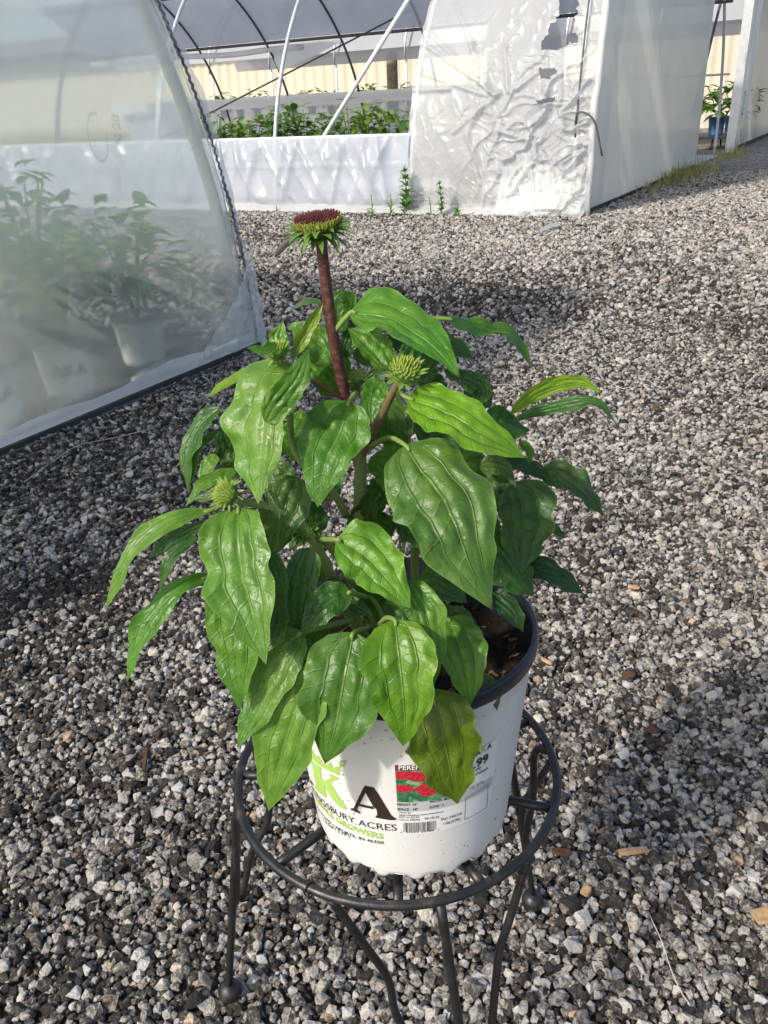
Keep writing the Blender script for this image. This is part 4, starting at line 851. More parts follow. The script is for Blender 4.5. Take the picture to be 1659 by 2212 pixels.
def potted(c, r, h, rad, hgt, n, ln, seed, potmat, label, group, mat='far_leaf', rim=None, name='potted_plant', logo=False, stems=5):
    e = empty(name, tuple(c)); tag(e, label, 'plant', group); po = mini_pot(c, r, h, potmat, e, rim)
    mb = MB(); foliage(mb, (c[0], c[1], c[2]+h*.9), rad, hgt, n, ln, seed, .3, (.42 if mat == 'frost_leaf' else .12)); mb.build('foliage', M[mat], e)
    mb = MB(); r2 = np.random.default_rng(seed+1)
    for k in range(stems):
        a = r2.uniform(0, 6.28); b = np.array([c[0], c[1], c[2]+h*.8]); t = b+np.array([math.cos(a)*rad*.6, math.sin(a)*rad*.6, hgt*.85]); tube(mb, smooth_path([b, (b+t)/2+np.array([0, 0, hgt*.1]), t], 6), .004, 5)
    mb.build('stem', M['weed'], e)
    if logo:
        th0 = math.atan2(-c[1], -c[0])+.12; mbt = MB()
        cu = bpy.data.curves.new('t', 'FONT'); cu.body = 'AKA'; cu.size = .06; cu.offset = .0015; to = bpy.data.objects.new('t', cu); me = bpy.data.meshes.new_from_object(to)
        V = [(v.co.x, v.co.y) for v in me.vertices]; Fc = [tuple(p.vertices) for p in me.polygons]; bpy.data.objects.remove(to)
        xm = max(v[0] for v in V)/2; W3 = []
        for x, y in V:
            z = h*.42+y; rr = r*(.80+.17*z/h)+.0015; th = th0+(x-xm)/rr; W3.append((c[0]+rr*math.cos(th), c[1]+rr*math.sin(th), c[2]+z))
        mbt.add(W3, Fc); mbt.build('logo_lettering', M['ink_brown'], po, False)
    return e
# ================================================================== left greenhouse (frosted end wall)
HW = 2.4
def lu(z): return .02-HW*(1-math.sqrt(max(0, 1-(min(z, 2.38)/2.4)**2)))
def build_left_house():
    gh = empty('greenhouse', tuple(P1)); tag(gh, 'frosted plastic end of a hoop greenhouse with white pots showing through', 'greenhouse')
    zs = np.r_[np.linspace(0.035, 2.2, 44), np.linspace(2.22, 2.38, 8)]; nu = 60; V = []
    for z in zs:
        u1 = lu(z)-.004; u0 = -2*HW+.04-u1
        for k in range(nu):
            f = (k/(nu-1)); f = 1-(1-f)**1.6; u = u0+(u1-u0)*f
            d = .006*(fbm(np.array([u*1.2, z*1.2]), 21)-.5)+.0
            near = math.exp(-((u-u1)/.12)**2)*math.exp(-(z/.55)**2)
            d += near*.05*(abs(fbm(np.array([u*16, z*12]), 31)-.5)*2-.4)
            V.append(P1+LD*u+UP*z+LN*d)
    sh = mesh_obj('end_sheet', V, grid_faces(len(zs), nu), M['frosted'], gh)
    md = sh.modifiers.new('thickness', 'SOLIDIFY'); md.thickness = .002
    # fold along the foot, dark board below it
    mb = MB()
    for i in range(40):
        u = -4.6+4.62*i/39; zt = .055+.012*math.sin(i*1.3)+.01*math.sin(i*.4); mb.add([P1+LD*u+LN*.006+UP*zt, P1+LD*u+LN*.016+UP*.014], [])
    n = len(mb.v)//2; mb.f = [(2*i, 2*i+1, 2*i+3, 2*i+2) for i in range(n-1)]; mb.uv = [(0, 0)]*len(mb.v); mb.build('foot_fold', M['white_film'], gh)
    mb = MB(); box(mb, P1-LD*2.33+LN*.012+UP*.008, (LD, LN, UP), (2.35, .018, .012)); mb.build('base_board', M['dark_board'], gh, False)
    mb = MB(); tube(mb, [P1+LD*(-4.6+4.6*i/30)+LN*(.045+.006*math.sin(i*1.9))+UP*.006 for i in range(31)], .004, 6); mb.build('edge_strip', M['dark_pipe'], gh)
    # end hoop and wiggle strip along the arch
    arc = [P1+LD*(lu(z)-.03)-LN*.035+UP*z for z in np.linspace(0, 2.37, 50)]
    mb = MB(); tube(mb, arc, .021, 10); mb.build('hoop', M['galvanised'], gh)
    mb = MB()
    for q in range(2):
        pts = []
        for i, z in enumerate(np.linspace(.02, 2.3, 190)): pts.append(P1+LD*(lu(z)-.006+q*.006+.004*(-1)**i+.004*(vnoise(np.array([z*22.0, q*3.3]), 8)-.5))+LN*(.008+.005*vnoise(np.array([z*15.0, q]), 4))+UP*z)
        tube(mb, pts, .0034, 5)
    mb.build('wiggle_strip', M['wiggle'], gh)
    # ragged film lapping past the edge
    V = []; zz = np.linspace(.0, 2.2, 120)
    for z in zz:
        wdt = .022+.03*vnoise(np.array([z*9.0, 1.0]), 12)+.05*math.exp(-((z-.05)/.10)**2)
        for k in range(7): f = k/6; V.append(P1+LD*(lu(z)-.012+wdt*f)-AD*(.006*math.sin(k*1.7+z*40))+LN*(.014*vnoise(np.array([z*24, f*4]), 13))+UP*z)
    mesh_obj('lap_film', V, grid_faces(len(zz), 7), M['torn_film'], gh)
    # crumpled corner
    V = []; n = 34
    for i in range(n):
        for k in range(n):
            a, b = i/(n-1), k/(n-1); w_ = .34*(1-a)**.7; u = .075-b*(w_+.10)-.03*a; z = .40*a*(1-.55*b); d = .012+.05*(abs(fbm(np.array([u*26, z*22]), 44)-.45))
            V.append(P1+LD*u+LN*d+UP*(z+.004))
    mesh_obj('crumpled_flap', V, grid_faces(n, n), M['torn_film'], gh)
    # roof film over the hoops
    prof = [(lu(z), z) for z in np.linspace(.35, 2.38, 22)]+[(-2*HW+.04-lu(z), z) for z in np.linspace(2.38, .35, 22)]; V = []
    for t in np.linspace(0.02, 9, 10):
        for u, z in prof: V.append(P1+LD*u+AD*t+UP*z)
    mesh_obj('roof_sheet', V, grid_faces(10, len(prof)), M['left_roof_film'], gh)
    zb = np.linspace(0.02, 2.37, 30); V = []
    for z in zb:
        for f in np.linspace(0, 1, 12): V.append(P1+AD*6.2+LD*((1-f)*lu(z)+f*(-2*HW+.04-lu(z)))+UP*z)
    mesh_obj('back_sheet', V, grid_faces(30, 12), M['white_film'], gh)
    for t in (1.4, 2.8, 4.2, 5.6):
        mb = MB(); tube(mb, [P1+LD*u+AD*t+UP*z-UP*.03 for u, z in [(lu(0), 0)]+prof], .02, 8); mb.build('hoop', M['galvanised'], gh)
    # faint maker's stamp on the film
    def stamp(s, px, size, rot, name='stamp_lettering'):
        p = at_plane(*px, P1, LN); cu = bpy.data.curves.new('t', 'FONT'); cu.body = s; cu.size = size; cu.offset = .002; to = bpy.data.objects.new('t', cu); me = bpy.data.meshes.new_from_object(to)
        V = []
        for v in me.vertices: V.append(p+(LD*math.cos(rot)+UP*math.sin(rot))*v.co.x+(-LD*math.sin(rot)+UP*math.cos(rot))*v.co.y+LN*.012)
        Fc = [tuple(q.vertices) for q in me.polygons]; bpy.data.objects.remove(to); mesh_obj(name, V, Fc, M['ink_pale'], gh, False)
    stamp('AI 20', (258, 318), .040, R_(86))
    c0 = at_plane(205, 297, P1, LN); mb = MB(); V = []
    for i in range(30):
        a = R_(70)+R_(300)*i/29
        for r in (.052, .060): V.append(c0+LD*(r*.62*math.cos(a))+UP*(r*1.15*math.sin(a))+LN*.012)
    mesh_obj('stamp_mark', V, [(2*i, 2*i+1, 2*i+3, 2*i+2) for i in range(29)], M['ink_pale'], gh, False)
    V = [P1+LD*.0+AD*.05, P1+LD*(-2*HW)+AD*.05, P1+LD*(-2*HW)+AD*9, P1+AD*9]
    fl = mesh_obj('house_floor', [v+UP*.002 for v in V], [(0, 1, 2, 3)], M['house_floor'], None, False); tag(fl, kind='structure')
    G = 'white pots behind the frosted film'
    k = 0
    for (px, r, hg, rad, lab) in (((165, 850), .097, .45, .20, 'white pot with printed letters between two pots behind frosted film'), ((322, 782), .096, .42, .20, 'white pot behind frosted film closest to the crumpled plastic corner'), ((5, 905), .097, .50, .22, 'white pot cut by the picture edge behind frosted film'), ((150, 765), .095, .55, .22, 'dark rimmed pot standing behind the front white pots in the frosted house'), ((-60, 800), .095, .6, .25, 'tall leafy plant at the back of the frosted house')):
        p = at_z(*px, .002); k += 1
        p = p-LN*(.02 if k < 4 else .1); potted((p[0], p[1], .003), r, .18, rad*.80, hg*1.05, 105, .090, 900+k, M['pot_plain'] if k < 4 else M['bench'], lab, G, 'frost_leaf', M['dark_grey'], 'potted_plant', k in (1, 3))
build_left_house()
# ================================================================== right greenhouse (open side)
RW, RBZ = 3.3, 2.9
def ru(z): return RW*(1-math.sqrt(max(0, 1-(min(z, 2.89)/RBZ)**2)))
def rs(z, s): return ru(z)*(.35+.65*max(0, min(1, s/1.4)))
HS = [.10+1.39*k for k in range(7)]; SK = .60
def S(s, u, z): return C+AD*s+LD*u+UP*z
def project(p):
    q = np.asarray(p)-CAM; return 829.5+F*(q@RT)/(q@FW), 1106+F*(q@DN)/(q@FW)
def inpoly(x, y, P):
    c = False; j = len(P)-1
    for i in range(len(P)):
        if (P[i][1] > y) != (P[j][1] > y) and x < (P[j][0]-P[i][0])*(y-P[i][1])/(P[j][1]-P[i][1])+P[i][0]: c = not c
        j = i
    return c
def build_right_house():
    gh = empty('greenhouse', tuple(C)); tag(gh, 'open sided hoop greenhouse with torn clear plastic and low white skirt', 'greenhouse')
    for i, s in enumerate(HS):
        zz = np.linspace(0, 2.88, 26); P = [S(s, rs(z, s) if z < 2 else ru(z)*(z-2)/.88+rs(z, s)*(2.88-z)/.88, z) for z in zz]+[S(s, 2*RW-ru(z), z) for z in zz[::-1]]; mb = MB(); tube(mb, P, .019, 8); mb.build('hoop', M['galvanised'] if s < 4.5 else M['dark_pipe'], gh)
    # far-side bow pipes: backlit shade put into their dark colour; purlins run the length
    for u, z, r, m in ((2*RW-ru(1.80), 1.80, .024, 'dark_pipe'), (2*RW-ru(2.45), 2.45, .018, 'dark_pipe'), (2*RW-ru(1.0), 1.0, .014, 'galvanised'), (RW, 2.86, .02, 'galvanised'), (ru(1.95), 1.95, .022, 'galvanised')):
        mb = MB(); tube(mb, [S(0, u, z), S(11, u, z)], r, 8); mb.build('purlin', M[m], gh)
    mb = MB(); tube(mb, [S(2.43, .03, .5), S(1.45, .42, 1.85)], .018, 8); mb.build('brace', M['white_pipe'], gh)
    mb = MB(); tube(mb, [S(4.3, 5.9, 2.1), S(8.2, 4.4, .5)], .012, 6); mb.build('brace', M['dark_pipe'], gh)
    # roof
    zz = np.linspace(1.80, 2.88, 14); prof = [(ru(z)-.0, z+.03) for z in zz[2:]]+[(2*RW-ru(z), z+.03) for z in zz[::-1]]; V = []
    for t in np.linspace(-.05, 11, 12):
        for u, z in prof: V.append(S(t, u, z))
    mesh_obj('roof_sheet', V, grid_faces(12, len(prof)), M['roof_film'], gh)
    # low skirt with tension folds
    ns, nz = 320, 26; V = []; s0, s1 = 1.50, 9.8
    gz, gs = np.meshgrid(.03+(SK-.03)*np.arange(nz)/(nz-1), s0+(s1-s0)*(np.arange(ns)/(ns-1))**1.5, indexing='ij'); gq = gs-.45*(gz-SK)*(1+.5*np.sin(gs*3)); st = lambda a, b_: np.stack([a, b_+0*a], -1)
    g1 = 1-abs(2*vnoise(st(gq*3.2, 7.0), 51)-1); g2 = 1-abs(2*vnoise(st((gs+.3*(gz-SK))*7.5, gz*.7), 52)-1); g3 = 1-abs(2*vnoise(st((gs-.7*(gz-SK))*5.1, gz*.4), 55)-1)
    gf = np.minimum(1, (gz-.02)/.08)*(.35+.65*np.minimum(1, (SK-gz)/.12+.25)); gd = (.05*g1**6+.03*g2**5+.035*g3**7+.008*fbm(st(gs*9, gz*9), 53))*gf+.006*np.exp(-((gz-SK*.62)/.012)**2)
    for k in range(nz):
        for i in range(ns): V.append(S(gs[k, i], ru(gz[k, i]), gz[k, i])+SN*(.028+gd[k, i]))
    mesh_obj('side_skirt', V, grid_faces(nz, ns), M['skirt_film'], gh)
    mb = MB(); tube(mb, [S(s, ru(SK), SK)+SN*.02 for s in np.linspace(1.5, 9.8, 30)], .012, 6); mb.build('skirt_pipe', M['white_pipe'], gh)
    # pale folded strip on the ground along the foot
    V = []; n = 160
    for i in range(n):
        s = -.02+9.6*(i/(n-1))**1.3; e = .10+.05*fbm(np.array([s*3, 1.5]), 61)
        V += [S(s, 0, .045+.02*vnoise(np.array([s*5, .3]), 62))+SN*.03, S(s, 0, .030+.018*vnoise(np.array([s*6, 2.3]), 63))+SN*(.045+e*.4), S(s, 0, .004)+SN*(.05+e)]
    mesh_obj('foot_strip', V, grid_faces(n, 3), M['white_film'], gh)
    # torn clear sheet between the end hoop and the next
    holes = [[(822.9+.504*x, .504*y) for x, y in P] for P in ([(765, -30), (842, -30), (842, 186), (800, 182), (690, 216), (716, 128), (752, 62)], [(678, 292), (752, 292), (740, 322), (720, 338), (680, 336)], [(656, 432), (750, 414), (752, 430), (668, 449)], [(640, 540), (664, 530), (660, 545)], [(690, 190), (800, 184), (760, 214), (700, 214)])]
    folds = [((490, 395), (165, 95)), ((500, 400), (170, 170)), ((480, 390), (330, 20)), ((470, 410), (150, 300)), ((520, 400), (320, 565)), ((560, 390), (540, 200)), ((600, 380), (700, 290)), ((380, 580), (490, 860)), ((520, 560), (640, 600)), ((300, 380), (150, 385)), ((450, 440), (380, 560)), ((660, 700), (560, 860)), ((400, 180), (405, 250))]
    fl = [((822.9+.504*a[0], .504*a[1]), (822.9+.504*b[0], .504*b[1])) for a, b in folds]
    ns, nz = 250, 270; gz, gs = np.meshgrid(.012+1.95*np.arange(nz)/(nz-1), -.02+1.54*np.arange(ns)/(ns-1), indexing='ij')
    gu = RW*(1-np.sqrt(1-(gz/RBZ)**2))*(.35+.65*np.clip(gs/1.4, 0, 1)); P = C+gs[..., None]*AD+gu[..., None]*LD+gz[..., None]*UP; q_ = P-CAM; gx = 829.5+F*(q_@RT)/(q_@FW); gy = 1106+F*(q_@DN)/(q_@FW)
    cr = 1/(1+np.exp(-((gx-1080)/40)))/(1+np.exp(-((gy-150)/40))); st = lambda a, b_: np.stack([a, b_], -1); d = .012*fbm(st(gs*6, gz*6), 71)
    for (a, b) in fl:
        a = np.array(a); ab = np.array(b)-a; t = np.clip(((gx-a[0])*ab[0]+(gy-a[1])*ab[1])/(ab@ab), 0, 1); dd = np.hypot(gx-a[0]-ab[0]*t, gy-a[1]-ab[1]*t); d = d+.034*np.exp(-(dd/6)**2)*(1-.5*t)
    wx = gs+.25*fbm(st(gs*3, gz*3), 76); wz = gz+.25*fbm(st(gs*3+9, gz*3), 77)
    def rdg(a, b_, sd): return np.maximum(0, 1-abs(2*vnoise(st(a, b_), sd)-1))
    r1 = rdg((wx+wz*.7)*9, (wz-wx*.7)*2.5, 72)**5; r2_ = rdg((wx-wz*.5)*16, (wz+wx*.5)*4, 73)**5; r3 = rdg(wx*5, wz*19, 74)**5; r5 = rdg((wx*.8+wz)*30, (wz*.8-wx)*9, 78)**4
    d = d+cr*(.06*r1+.035*r2_+.03*r3+.010*r5+.06*fbm(st(gs*4, gz*4), 79))+cr*.06*np.maximum(0, (.25-gz)/.25)+(1-cr)*.004*(r1+r2_)
    P = P+SN*(.026+d)[..., None]+AD*(cr*.04*(fbm(st(gs*15, gz*15), 75)-.5))[..., None]; V = list(P.reshape(-1, 3))
    F0 = grid_faces(nz, ns); Fk = []
    for f in F0:
        m = np.mean([V[q] for q in f], axis=0); x, y = project(m); x += 9*(vnoise(np.array([x*.11, y*.11]), 81)-.5)*2
        if not any(inpoly(x, y, H_) for H_ in holes): Fk.append(f)
    mesh_obj('torn_sheet', V, Fk, M['torn_film'], gh)
    # heap of torn film at the corner's foot and loose shreds
    r4 = np.random.default_rng(12)
    for q in range(9):
        s0 = r4.uniform(.05, .62); n = 16; V = []; ang = r4.uniform(-.5, .5); ln = r4.uniform(.18, .42); wd = r4.uniform(.10, .22); zb = r4.uniform(0, .20)
        for i in range(n):
            for k in range(n):
                a, b = i/(n-1)-.5, k/(n-1); s = s0+a*wd+ang*b*.2; z = zb+ln*(1-b)*.8; d = .05+.14*b*b+.10*(abs(fbm(np.array([s*18+q*3, b*7]), 90+q)-.45)); V.append(S(s, 0, max(.004, z*(.35+.65*(1-b))))+SN*d)
        mesh_obj('torn_shred', V, grid_faces(n, n), M['torn_film'], gh)
    # end wall
    V = []; nu, nz = 60, 40; u1 = 4.44
    for k in range(nz):
        z = .02+2.75*k/(nz-1)
        for i in range(nu):
            uL = rs(z, 0); u = uL+(u1-uL)*i/(nu-1); zz = z
            d = .012*fbm(np.array([u*2, z*2]), 95)+.03*math.exp(-((u-.35-(1.3-z)*.45)/.05)**2)*max(0, 1-abs(z-.55)/.6)+.025*math.exp(-((u-.9-(1.2-z)*.9)/.06)**2)*max(0, 1-z/.8)
            V.append(C+LD*u+UP*zz+LN*(.02+d))
    mesh_obj('end_sheet', V, grid_faces(nz, nu), M['end_film'], gh)
    mb = MB(); box(mb, C+LD*2.2+LN*.01+UP*.018, (LD, LN, UP), (2.2, .02, .02)); mb.build('base_board', M['dark_board'], gh, False)
    mb = MB(); tube(mb, [C+LD*4.42+UP*.02+LN*.02, C+LD*4.42+UP*2.6+LN*.02], .012, 8); mb.build('door_jamb', M['white_pipe'], gh)
    # corner: white wrapped end hoop, dark wiggle wire, loose cord
    for o, r, m, nm in ((.05, .026, 'white_film', 'corner_wrap'), (.02, .016, 'white_film', 'corner_wrap')):
        mb = MB(); tube(mb, [S(-.02+o*.3, rs(z, 0), z)+SN*(.03+o*.3)+LN*(.02+.01*vnoise(np.array([z*9, o*40]), 33)) for z in np.linspace(.0, 2.2, 60)], r, 8); mb.build(nm, M[m], gh)
    mb = MB(); tube(mb, [S(.09, rs(z, .09), z)+SN*(.07+.006*vnoise(np.array([z*20, .5]), 34)) for z in np.linspace(.55, 2.0, 40)], .007, 6); mb.build('wiggle_strip', M['dark_pipe'], gh)
    mb = MB(); tube(mb, smooth_path([S(.1, .02, .62)+SN*.06, S(.06, 0, .72)+SN*.09, S(.0, 0, .66)+SN*.07+LN*.05, S(-.03, 0, .42)+LN*.08], 16), .008, 6); mb.build('cord', M['dark_pipe'], gh)
    V = []
    for k in range(12):
        for i in range(14): V.append(S(2.3+.03*math.sin(i*2.1), 3.6+3.0*i/13, .03+2.0*k/11))
    mesh_obj('inner_curtain', V, grid_faces(12, 14), M['roof_film'], gh)
    mb = MB(); tube(mb, [S(.15, 4.9, .55), S(.2, 6.3, 1.9)], .018, 6); mb.build('brace', M['dark_pipe'], gh)
    # far side: skirt wall, its white fold, rolled curtain, loose hanging piece
    V = []; uF = 2*RW
    for k in range(8):
        z = .02+1.0*k/7
        for i in range(80): s = 1.6+9.4*i/79; V.append(S(s, uF-ru(z)+.03, z)+LD*(.02*fbm(np.array([s*3, z*3]), 41)))
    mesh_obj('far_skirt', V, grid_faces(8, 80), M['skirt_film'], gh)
    V = []
    for k in range(4):
        for i in range(80): s = 1.6+9.4*i/79; V.append(S(s, uF-ru(1)-.03-.015*(k % 2), 1.04-.17*k/3+.015*vnoise(np.array([s*2, k]), 42)))
    mesh_obj('skirt_fold', V, grid_faces(4, 80), M['white_film'], gh)
    mb = MB(); tube(mb, [S(s, uF-ru(1.7)-.02, 1.70+.015*math.sin(s*3)) for s in np.linspace(6.4, 11, 20)], .045, 8); mb.build('rolled_curtain', M['white_film'], gh)
    pl = [at_plane(x, y, C+LD*(uF-.55), SN) for x, y in ((572, 80), (690, 66), (800, 50), (740, 88), (678, 121), (640, 138), (604, 156), (592, 130))]
    V = [np.mean(pl, axis=0)-LD*.06]+pl; mesh_obj('hanging_sheet', V, [(0, i, i % 8+1) for i in range(1, 9)], M['white_film'], gh)
    V = [S(0, .04, .003), S(11, .04, .003), S(11, uF, .003), S(0, uF, .003)]
    o = mesh_obj('house_floor', V, [(0, 1, 2, 3)], M['floor_cloth'], None, False); tag(o, kind='structure')
    # bench rail with plants
    bn = empty('plant_bench', tuple(S(5, .75, 0))); tag(bn, 'low dark bench carrying green plants behind the white skirt', 'bench')
    for u in (.42, .62, .82, 1.02):
        mb = MB(); box(mb, S(5.3, u, .34), (AD, LD, UP), (4.2, .03, .02)); mb.build('slat', M['bench'], bn, False)
    for s in (1.3, 3.3, 5.3, 7.3, 9.3):
        mb = MB(); box(mb, S(s, .72, .16), (AD, LD, UP), (.03, .3, .16)); mb.build('leg', M['bench'], bn, False)
    i = 0
    for x, h in ((432, .20), (470, .32), (508, .27), (545, .36), (580, .33), (618, .36), (655, .40), (700, .22), (752, .34), (790, .36), (830, .36), (876, .40)):
        i += 1; p = at_plane(x, 270, C+LD*(.66+.12*(i % 2)), SN)
        potted((p[0], p[1], .36), .075, .13, .13+.10*((i*7) % 5)/4, h*(.95+.3*((i*3) % 4)/3), 50+18*((i*5) % 4), .11+.02*((i*3) % 3), 300+i, M['blue_pot'], 'yellowish green plant on the low bench behind the white skirt' if i in (3, 10, 11) else 'dark green potted plant on the low bench behind the white skirt', 'yellowish bench plants' if i in (3, 10, 11) else 'bench plants behind the white skirt', 'far_leaf_pale' if i in (3, 10, 11) else 'far_leaf')
    for k in range(13):
        p = S(3.6+.55*k, uF+.9+.2*(k % 3), .72)
        potted(tuple(p), .08, .14, .24, .26+.1*(k % 2), 60, .12, 400+k, M['bench'], 'dark green potted plant beyond the far skirt of the open greenhouse', 'plants beyond the far skirt', stems=3)
    for x, y, sd, r in ((1545, 292, 1, .13), (1578, 286, 2, .12)):
        p = at_plane(x, y, C-LN*.35, LN)
        potted((p[0], p[1], max(.1, p[2])), r, .26, .34, .55, 70, .22, 500+sd, M['blue_pot'], 'dark leafy plant in blue pot inside the doorway' if sd == 1 else 'blue potted plant half hidden by the white door post', 'blue pots in the doorway')
        if sd == 2: continue
        zt = max(.1, p[2])-.025; st = empty('pot_rest', (p[0], p[1], 0)); tag(st, 'low dark metal rest under the blue pots in the doorway', 'bench')
        mb = MB(); box(mb, np.array([p[0], p[1], zt])+LD*.2, (LD, LN, UP), (.5, .2, .02)); mb.build('top', M['bench'], st, False)
        for sx in (-1, 1): mb = MB(); tube(mb, [np.array([p[0], p[1], 0])+LD*(.2+sx*.45), np.array([p[0], p[1], zt])+LD*(.2+sx*.38)], .015, 6); mb.build('leg', M['bench'], st)
build_right_house()
def build_next_house():
    u0 = 7.15; gh = empty('greenhouse', tuple(C+LD*u0)); tag(gh, 'next greenhouse with a thick white door post and pale end sheet', 'greenhouse')
    mb = MB(); box(mb, C+LD*(u0+.05)+LN*.03+UP*1.5, (LD, LN, UP), (.13, .06, 1.5)); mb.build('door_post', M['galvanised'], gh, False)
    V = []
    for k in range(30):
        for i in range(6): V.append(C+LD*(u0+.25+.05*i+.04*math.sin(k*.35))+LN*(.1+.03*(i % 2))+UP*(.35+2.4*k/29))
    mesh_obj('hanging_sheet', V, grid_faces(30, 6), M['white_film'], gh)
    V = []
    for k in range(12):
        for i in range(20): V.append(C+LD*(u0+.3+4.5*i/19)+UP*(.02+2.9*k/11)+LN*.01*fbm(np.array([i*.7, k*.7]), 3))
    mesh_obj('end_sheet', V, grid_faces(12, 20), M['end_film'], gh)
    mb = MB(); box(mb, C+LD*(u0+2.6)+LN*.02+UP*.02, (LD, LN, UP), (2.3, .03, .02)); mb.build('base_board', M['dark_board'], gh, False)
    a, b = 2.4, 3.0; V = []
    for t in (0, 4, 8, 12):
        for q in np.linspace(.6, math.pi-.6, 20): V.append(C+LD*(u0+2.4-2.4*math.cos(q))+AD*t+UP*(3.0*math.sin(q)))
    mesh_obj('roof_sheet', V, grid_faces(4, 20), M['roof_film'], gh)
    for k in range(8):
        for uu in (0.1,):
            mb = MB(); s = 1.2+1.39*k; tube(mb, [C+LD*(u0+.3)+AD*s, C+LD*(u0+.36)+AD*s+UP*1.5], .022, 8); mb.build('post', M['white_pipe'], gh)
            mb = MB(); tube(mb, [C+LD*(u0+.3+2.1*(1-math.cos(q)))+AD*s+UP*(1.5+1.4*math.sin(q)) for q in np.linspace(0, 1.5, 8)], .02, 6); mb.build('hoop', M['galvanised'], gh)
build_next_house()
def build_far():
    # pale corrugated building behind the houses
    u = 16.0; b = empty('corrugated_building', tuple(C+LD*u)); tag(b, 'pale cream corrugated building seen through the open greenhouse', 'building')
    V = []; n = 400
    for i in range(n):
        s = -2+34*i/(n-1); d = .03*((i % 4) in (1, 2)); V += [C+LD*(u-d)+AD*s, C+LD*(u-d)+AD*s+UP*2.75]
    mesh_obj('wall', V, [(2*i, 2*i+1, 2*i+3, 2*i+2) for i in range(n-1)], M['cream'], b, False)
    mb = MB(); box(mb, C+LD*(u-.3)+AD*15+UP*3.0, (AD, LD, UP), (17, .5, .22)); mb.build('eave', M['dark_grey'], b, False)
    p = at_plane(846, 120, C+LD*12, SN); mb = MB(); tube(mb, [np.array([p[0], p[1], 0]), np.array([p[0], p[1], 3.6])], .13, 10); o = mb.build('wooden_post', M['wood'], None); tag(o, 'round weathered wooden post before the cream building', 'post')
    g = MB(); r2 = np.random.default_rng(3)
    for i in range(2600):
        s = r2.uniform(3, 26); p = C+LD*(14.4+r2.normal(0, .35))+AD*s; h = r2.uniform(.3, .9)*(1.3 if 7 < s < 11 else .9); d = np.array([r2.normal(0, .25), r2.normal(0, .25), 1]); w_ = AD*.02
        g.add([p-w_, p+w_, p+d*h], [(0, 1, 2)])
    o = g.build('tall_grass', M['dry_grass'], None, False); tag(o, 'dry tall grass along the foot of the cream building', 'grass', kind='stuff')
build_far()
# ================================================================== weeds, grass and litter on the gravel
def weed(px, hpx, n, seed, label, kind='spire'):
    b = at_z(*px, 0); k = (b-CAM)@FW/F; h = hpx*k; e = empty('weed', tuple(b)); tag(e, label, 'weed', 'weeds at the foot of the skirt'); r2 = np.random.default_rng(seed)
    top = b+UP*h+RT*h*r2.uniform(-.12, .12); P = smooth_path([b, (b+top)/2+RT*h*.03, top], 8); mb = MB(); tube(mb, P, np.linspace(.006, .003, 8), 5); mb.build('stem', M['weed'], e); mb = MB()
    for i in range(n):
        t = r2.uniform(.12, 1.0) if kind == 'spire' else r2.uniform(.0, .5); p = P[min(7, int(t*7))]; a = r2.uniform(0, 6.28); d = unit(np.array([math.cos(a), math.sin(a), r2.uniform(.25, 1.5) if kind == 'spire' else r2.uniform(.3, 1.6)]))
        l = h*(.42-.2*t)*r2.uniform(.5, 1.3) if kind == 'spire' else h*r2.uniform(.5, .9); s = unit(np.cross(d, UP))*l*(.085 if kind == 'spire' else .07); V = []
        for q, wf in ((0, .5), (.4, 1), (1, .05)): c = p+d*l*q-UP*.45*l*q*q; V += [c+s*wf, c-s*wf]
        mb.add(V, [(0, 1, 3, 2), (2, 3, 5, 4)])
    mb.build('leaves', M['weed_leaf'], e, False)
weed((876, 462), 98, 240, 1, 'tallest bushy weed spire growing at the skirt by the torn sheet')
weed((953, 466), 74, 120, 2, 'slim upright weed beside the tall weed spire at the torn sheet')
weed((931, 468), 42, 34, 3, 'short weed between the slim weed and the tall spire')
weed((985, 470), 32, 60, 4, 'low bushy weed right beside the crumpled plastic', 'tuft')
weed((842, 470), 48, 16, 5, 'thin grassy weed left beside the tall weed spire', 'tuft')
weed((803, 468), 46, 8, 6, 'lone grass stalk before the white skirt away from other weeds', 'tuft')
weed((598, 458), 14, 16, 7, 'tiny green tuft at the foot of the white skirt', 'tuft')
def grass():
    g = MB(); r2 = np.random.default_rng(8)
    for i in range(1000):
        c = r2.choice(3, p=(.6, .25, .15)); u = (r2.normal(2.9, .55), r2.normal(6.4, .6), r2.uniform(1.2, 5))[c]; v = abs(r2.normal(0, .16))+.05; p = C+LD*u+LN*v; h = r2.uniform(.03, .16)*(1.6 if r2.random() < .06 else 1); d = np.array([r2.normal(0, .5), r2.normal(0, .5), 1]); w_ = np.array([r2.normal(), r2.normal(), 0])*.004
        g.add([p-w_, p+w_, p+d*h], [(0, 1, 2)])
    o = g.build('grass', M['dry_grass'], None, False); tag(o, 'thin yellowish grass along the end wall of the greenhouse', 'grass', kind='stuff')
grass()
def chip(px, ln_px, wd_px, rot, mat, label):
    c = at_z(*px, .0085); k = (c-CAM)@FW/F; l, w_ = ln_px*k/2, wd_px*k/2; a = np.array([math.cos(rot), math.sin(rot), r_c.uniform(-.1, .1)]); a = unit(a); s = unit(np.cross(UP, a)); V = []
    for i in range(6):
        t = -1+2*i/5; j = 1-.25*abs(t)**3*r_c.uniform(.5, 1.5); q = c+a*l*t; V += [q+s*w_*j-UP*.0015, q+s*w_*j*.8+UP*.0022, q-s*w_*j*.8+UP*.0022, q-s*w_*j-UP*.0015]
    o = mesh_obj('wood_chip', V, grid_faces(6, 4, True)+[(0, 1, 2, 3), (23, 22, 21, 20)], mat, None, False); tag(o, label, 'wood chip')
r_c = np.random.default_rng(5)
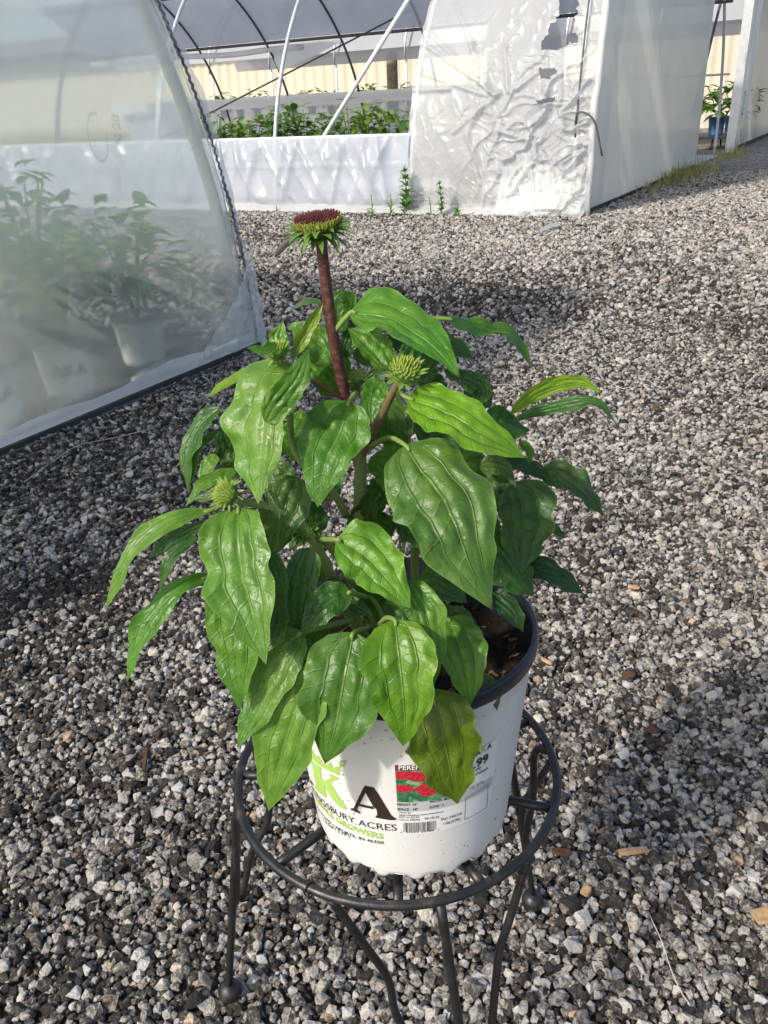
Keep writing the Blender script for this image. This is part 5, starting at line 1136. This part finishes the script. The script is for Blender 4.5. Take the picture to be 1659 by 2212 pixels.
chip((1367, 1838), 62, 15, .03, M['chip'], 'tan flat wood chip lying alone on the gravel')
chip((1655, 1976), 60, 40, .2, M['chip'], 'broad tan wood chip at the gravel edge')
chip((1213, 1840), 40, 16, -.3, M['chip_dark'], 'dark brown bark chip near the ball foot of the stand')
chip((1358, 1457), 28, 18, .1, M['chip_dark'], 'dark red bark piece on gravel beside a yellow pebble')
chip((1409, 1577), 24, 16, -.5, M['chip_dark'], 'small red brown bark piece on open gravel')
chip((1266, 1924), 24, 20, .8, M['chip'], 'brown wedge shaped wood chip by a white pebble')
chip((313, 1640), 74, 10, 1.75, M['chip_dark'], 'long dark wooden sliver on the gravel left of the stand')
chip((1180, 1428), 34, 7, -1.0, M['chip'], 'thin pinkish twig on the gravel beside the pot rim')
chip((1370, 1268), 22, 9, -.5, M['chip'], 'little orange splinter on the gravel behind the pot')
def thread():
    P = []
    for cx, cy in ((-300, 1470), (-200, 1440), (-120, 1480), (0, 1480), (40, 1505), (90, 1490), (140, 1450), (180, 1455), (260, 1490), (360, 1470), (460, 1490), (560, 1470), (640, 1447), (700, 1495), (760, 1503), (830, 1450), (900, 1457), (950, 1492), (1010, 1503), (1060, 1460)):
        P.append(at_z(1097.2+.3386*cx, 329.2+.3386*cy, .011))
    mb = MB(); tube(mb, smooth_path(P, 120), .0011, 5); o = mb.build('thread', M['thread'], None); tag(o, 'thin pale kinked string lying across the gravel', 'string')
    P = [at_z(x, y, .012) for x, y in ((52, 1041), (110, 1000), (170, 962), (250, 945), (330, 925))]; mb = MB(); tube(mb, smooth_path(P, 30), .0009, 5); o = mb.build('thread', M['thread'], None); tag(o, 'fine dry straw stalk on the gravel by the frosted wall', 'string')
    P = [at_z(x, y, .013) for x, y in ((1405, 1980), (1432, 2040), (1448, 2090), (1470, 2140), (1490, 2170))]; mb = MB(); tube(mb, smooth_path(P, 30), .0006, 5); o = mb.build('straw', M['thread'], None); tag(o, 'curved dry straw lying over dark stones', 'straw')
    p0, p1 = at_z(1165, 500, .02), at_z(1205, 486, .02); s = UP*.03; mb = MB(); mb.add([p0-s*.3, p0+s*.4, (p0+p1)/2+s, (p0+p1)/2-s*.2, p1+s*.6, p1-s*.2], [(0, 1, 2, 3), (3, 2, 4, 5)]); o = mb.build('plastic_scrap', M['white_film'], None, False); tag(o, 'strip of torn white plastic lying on the gravel', 'plastic scrap')
thread()
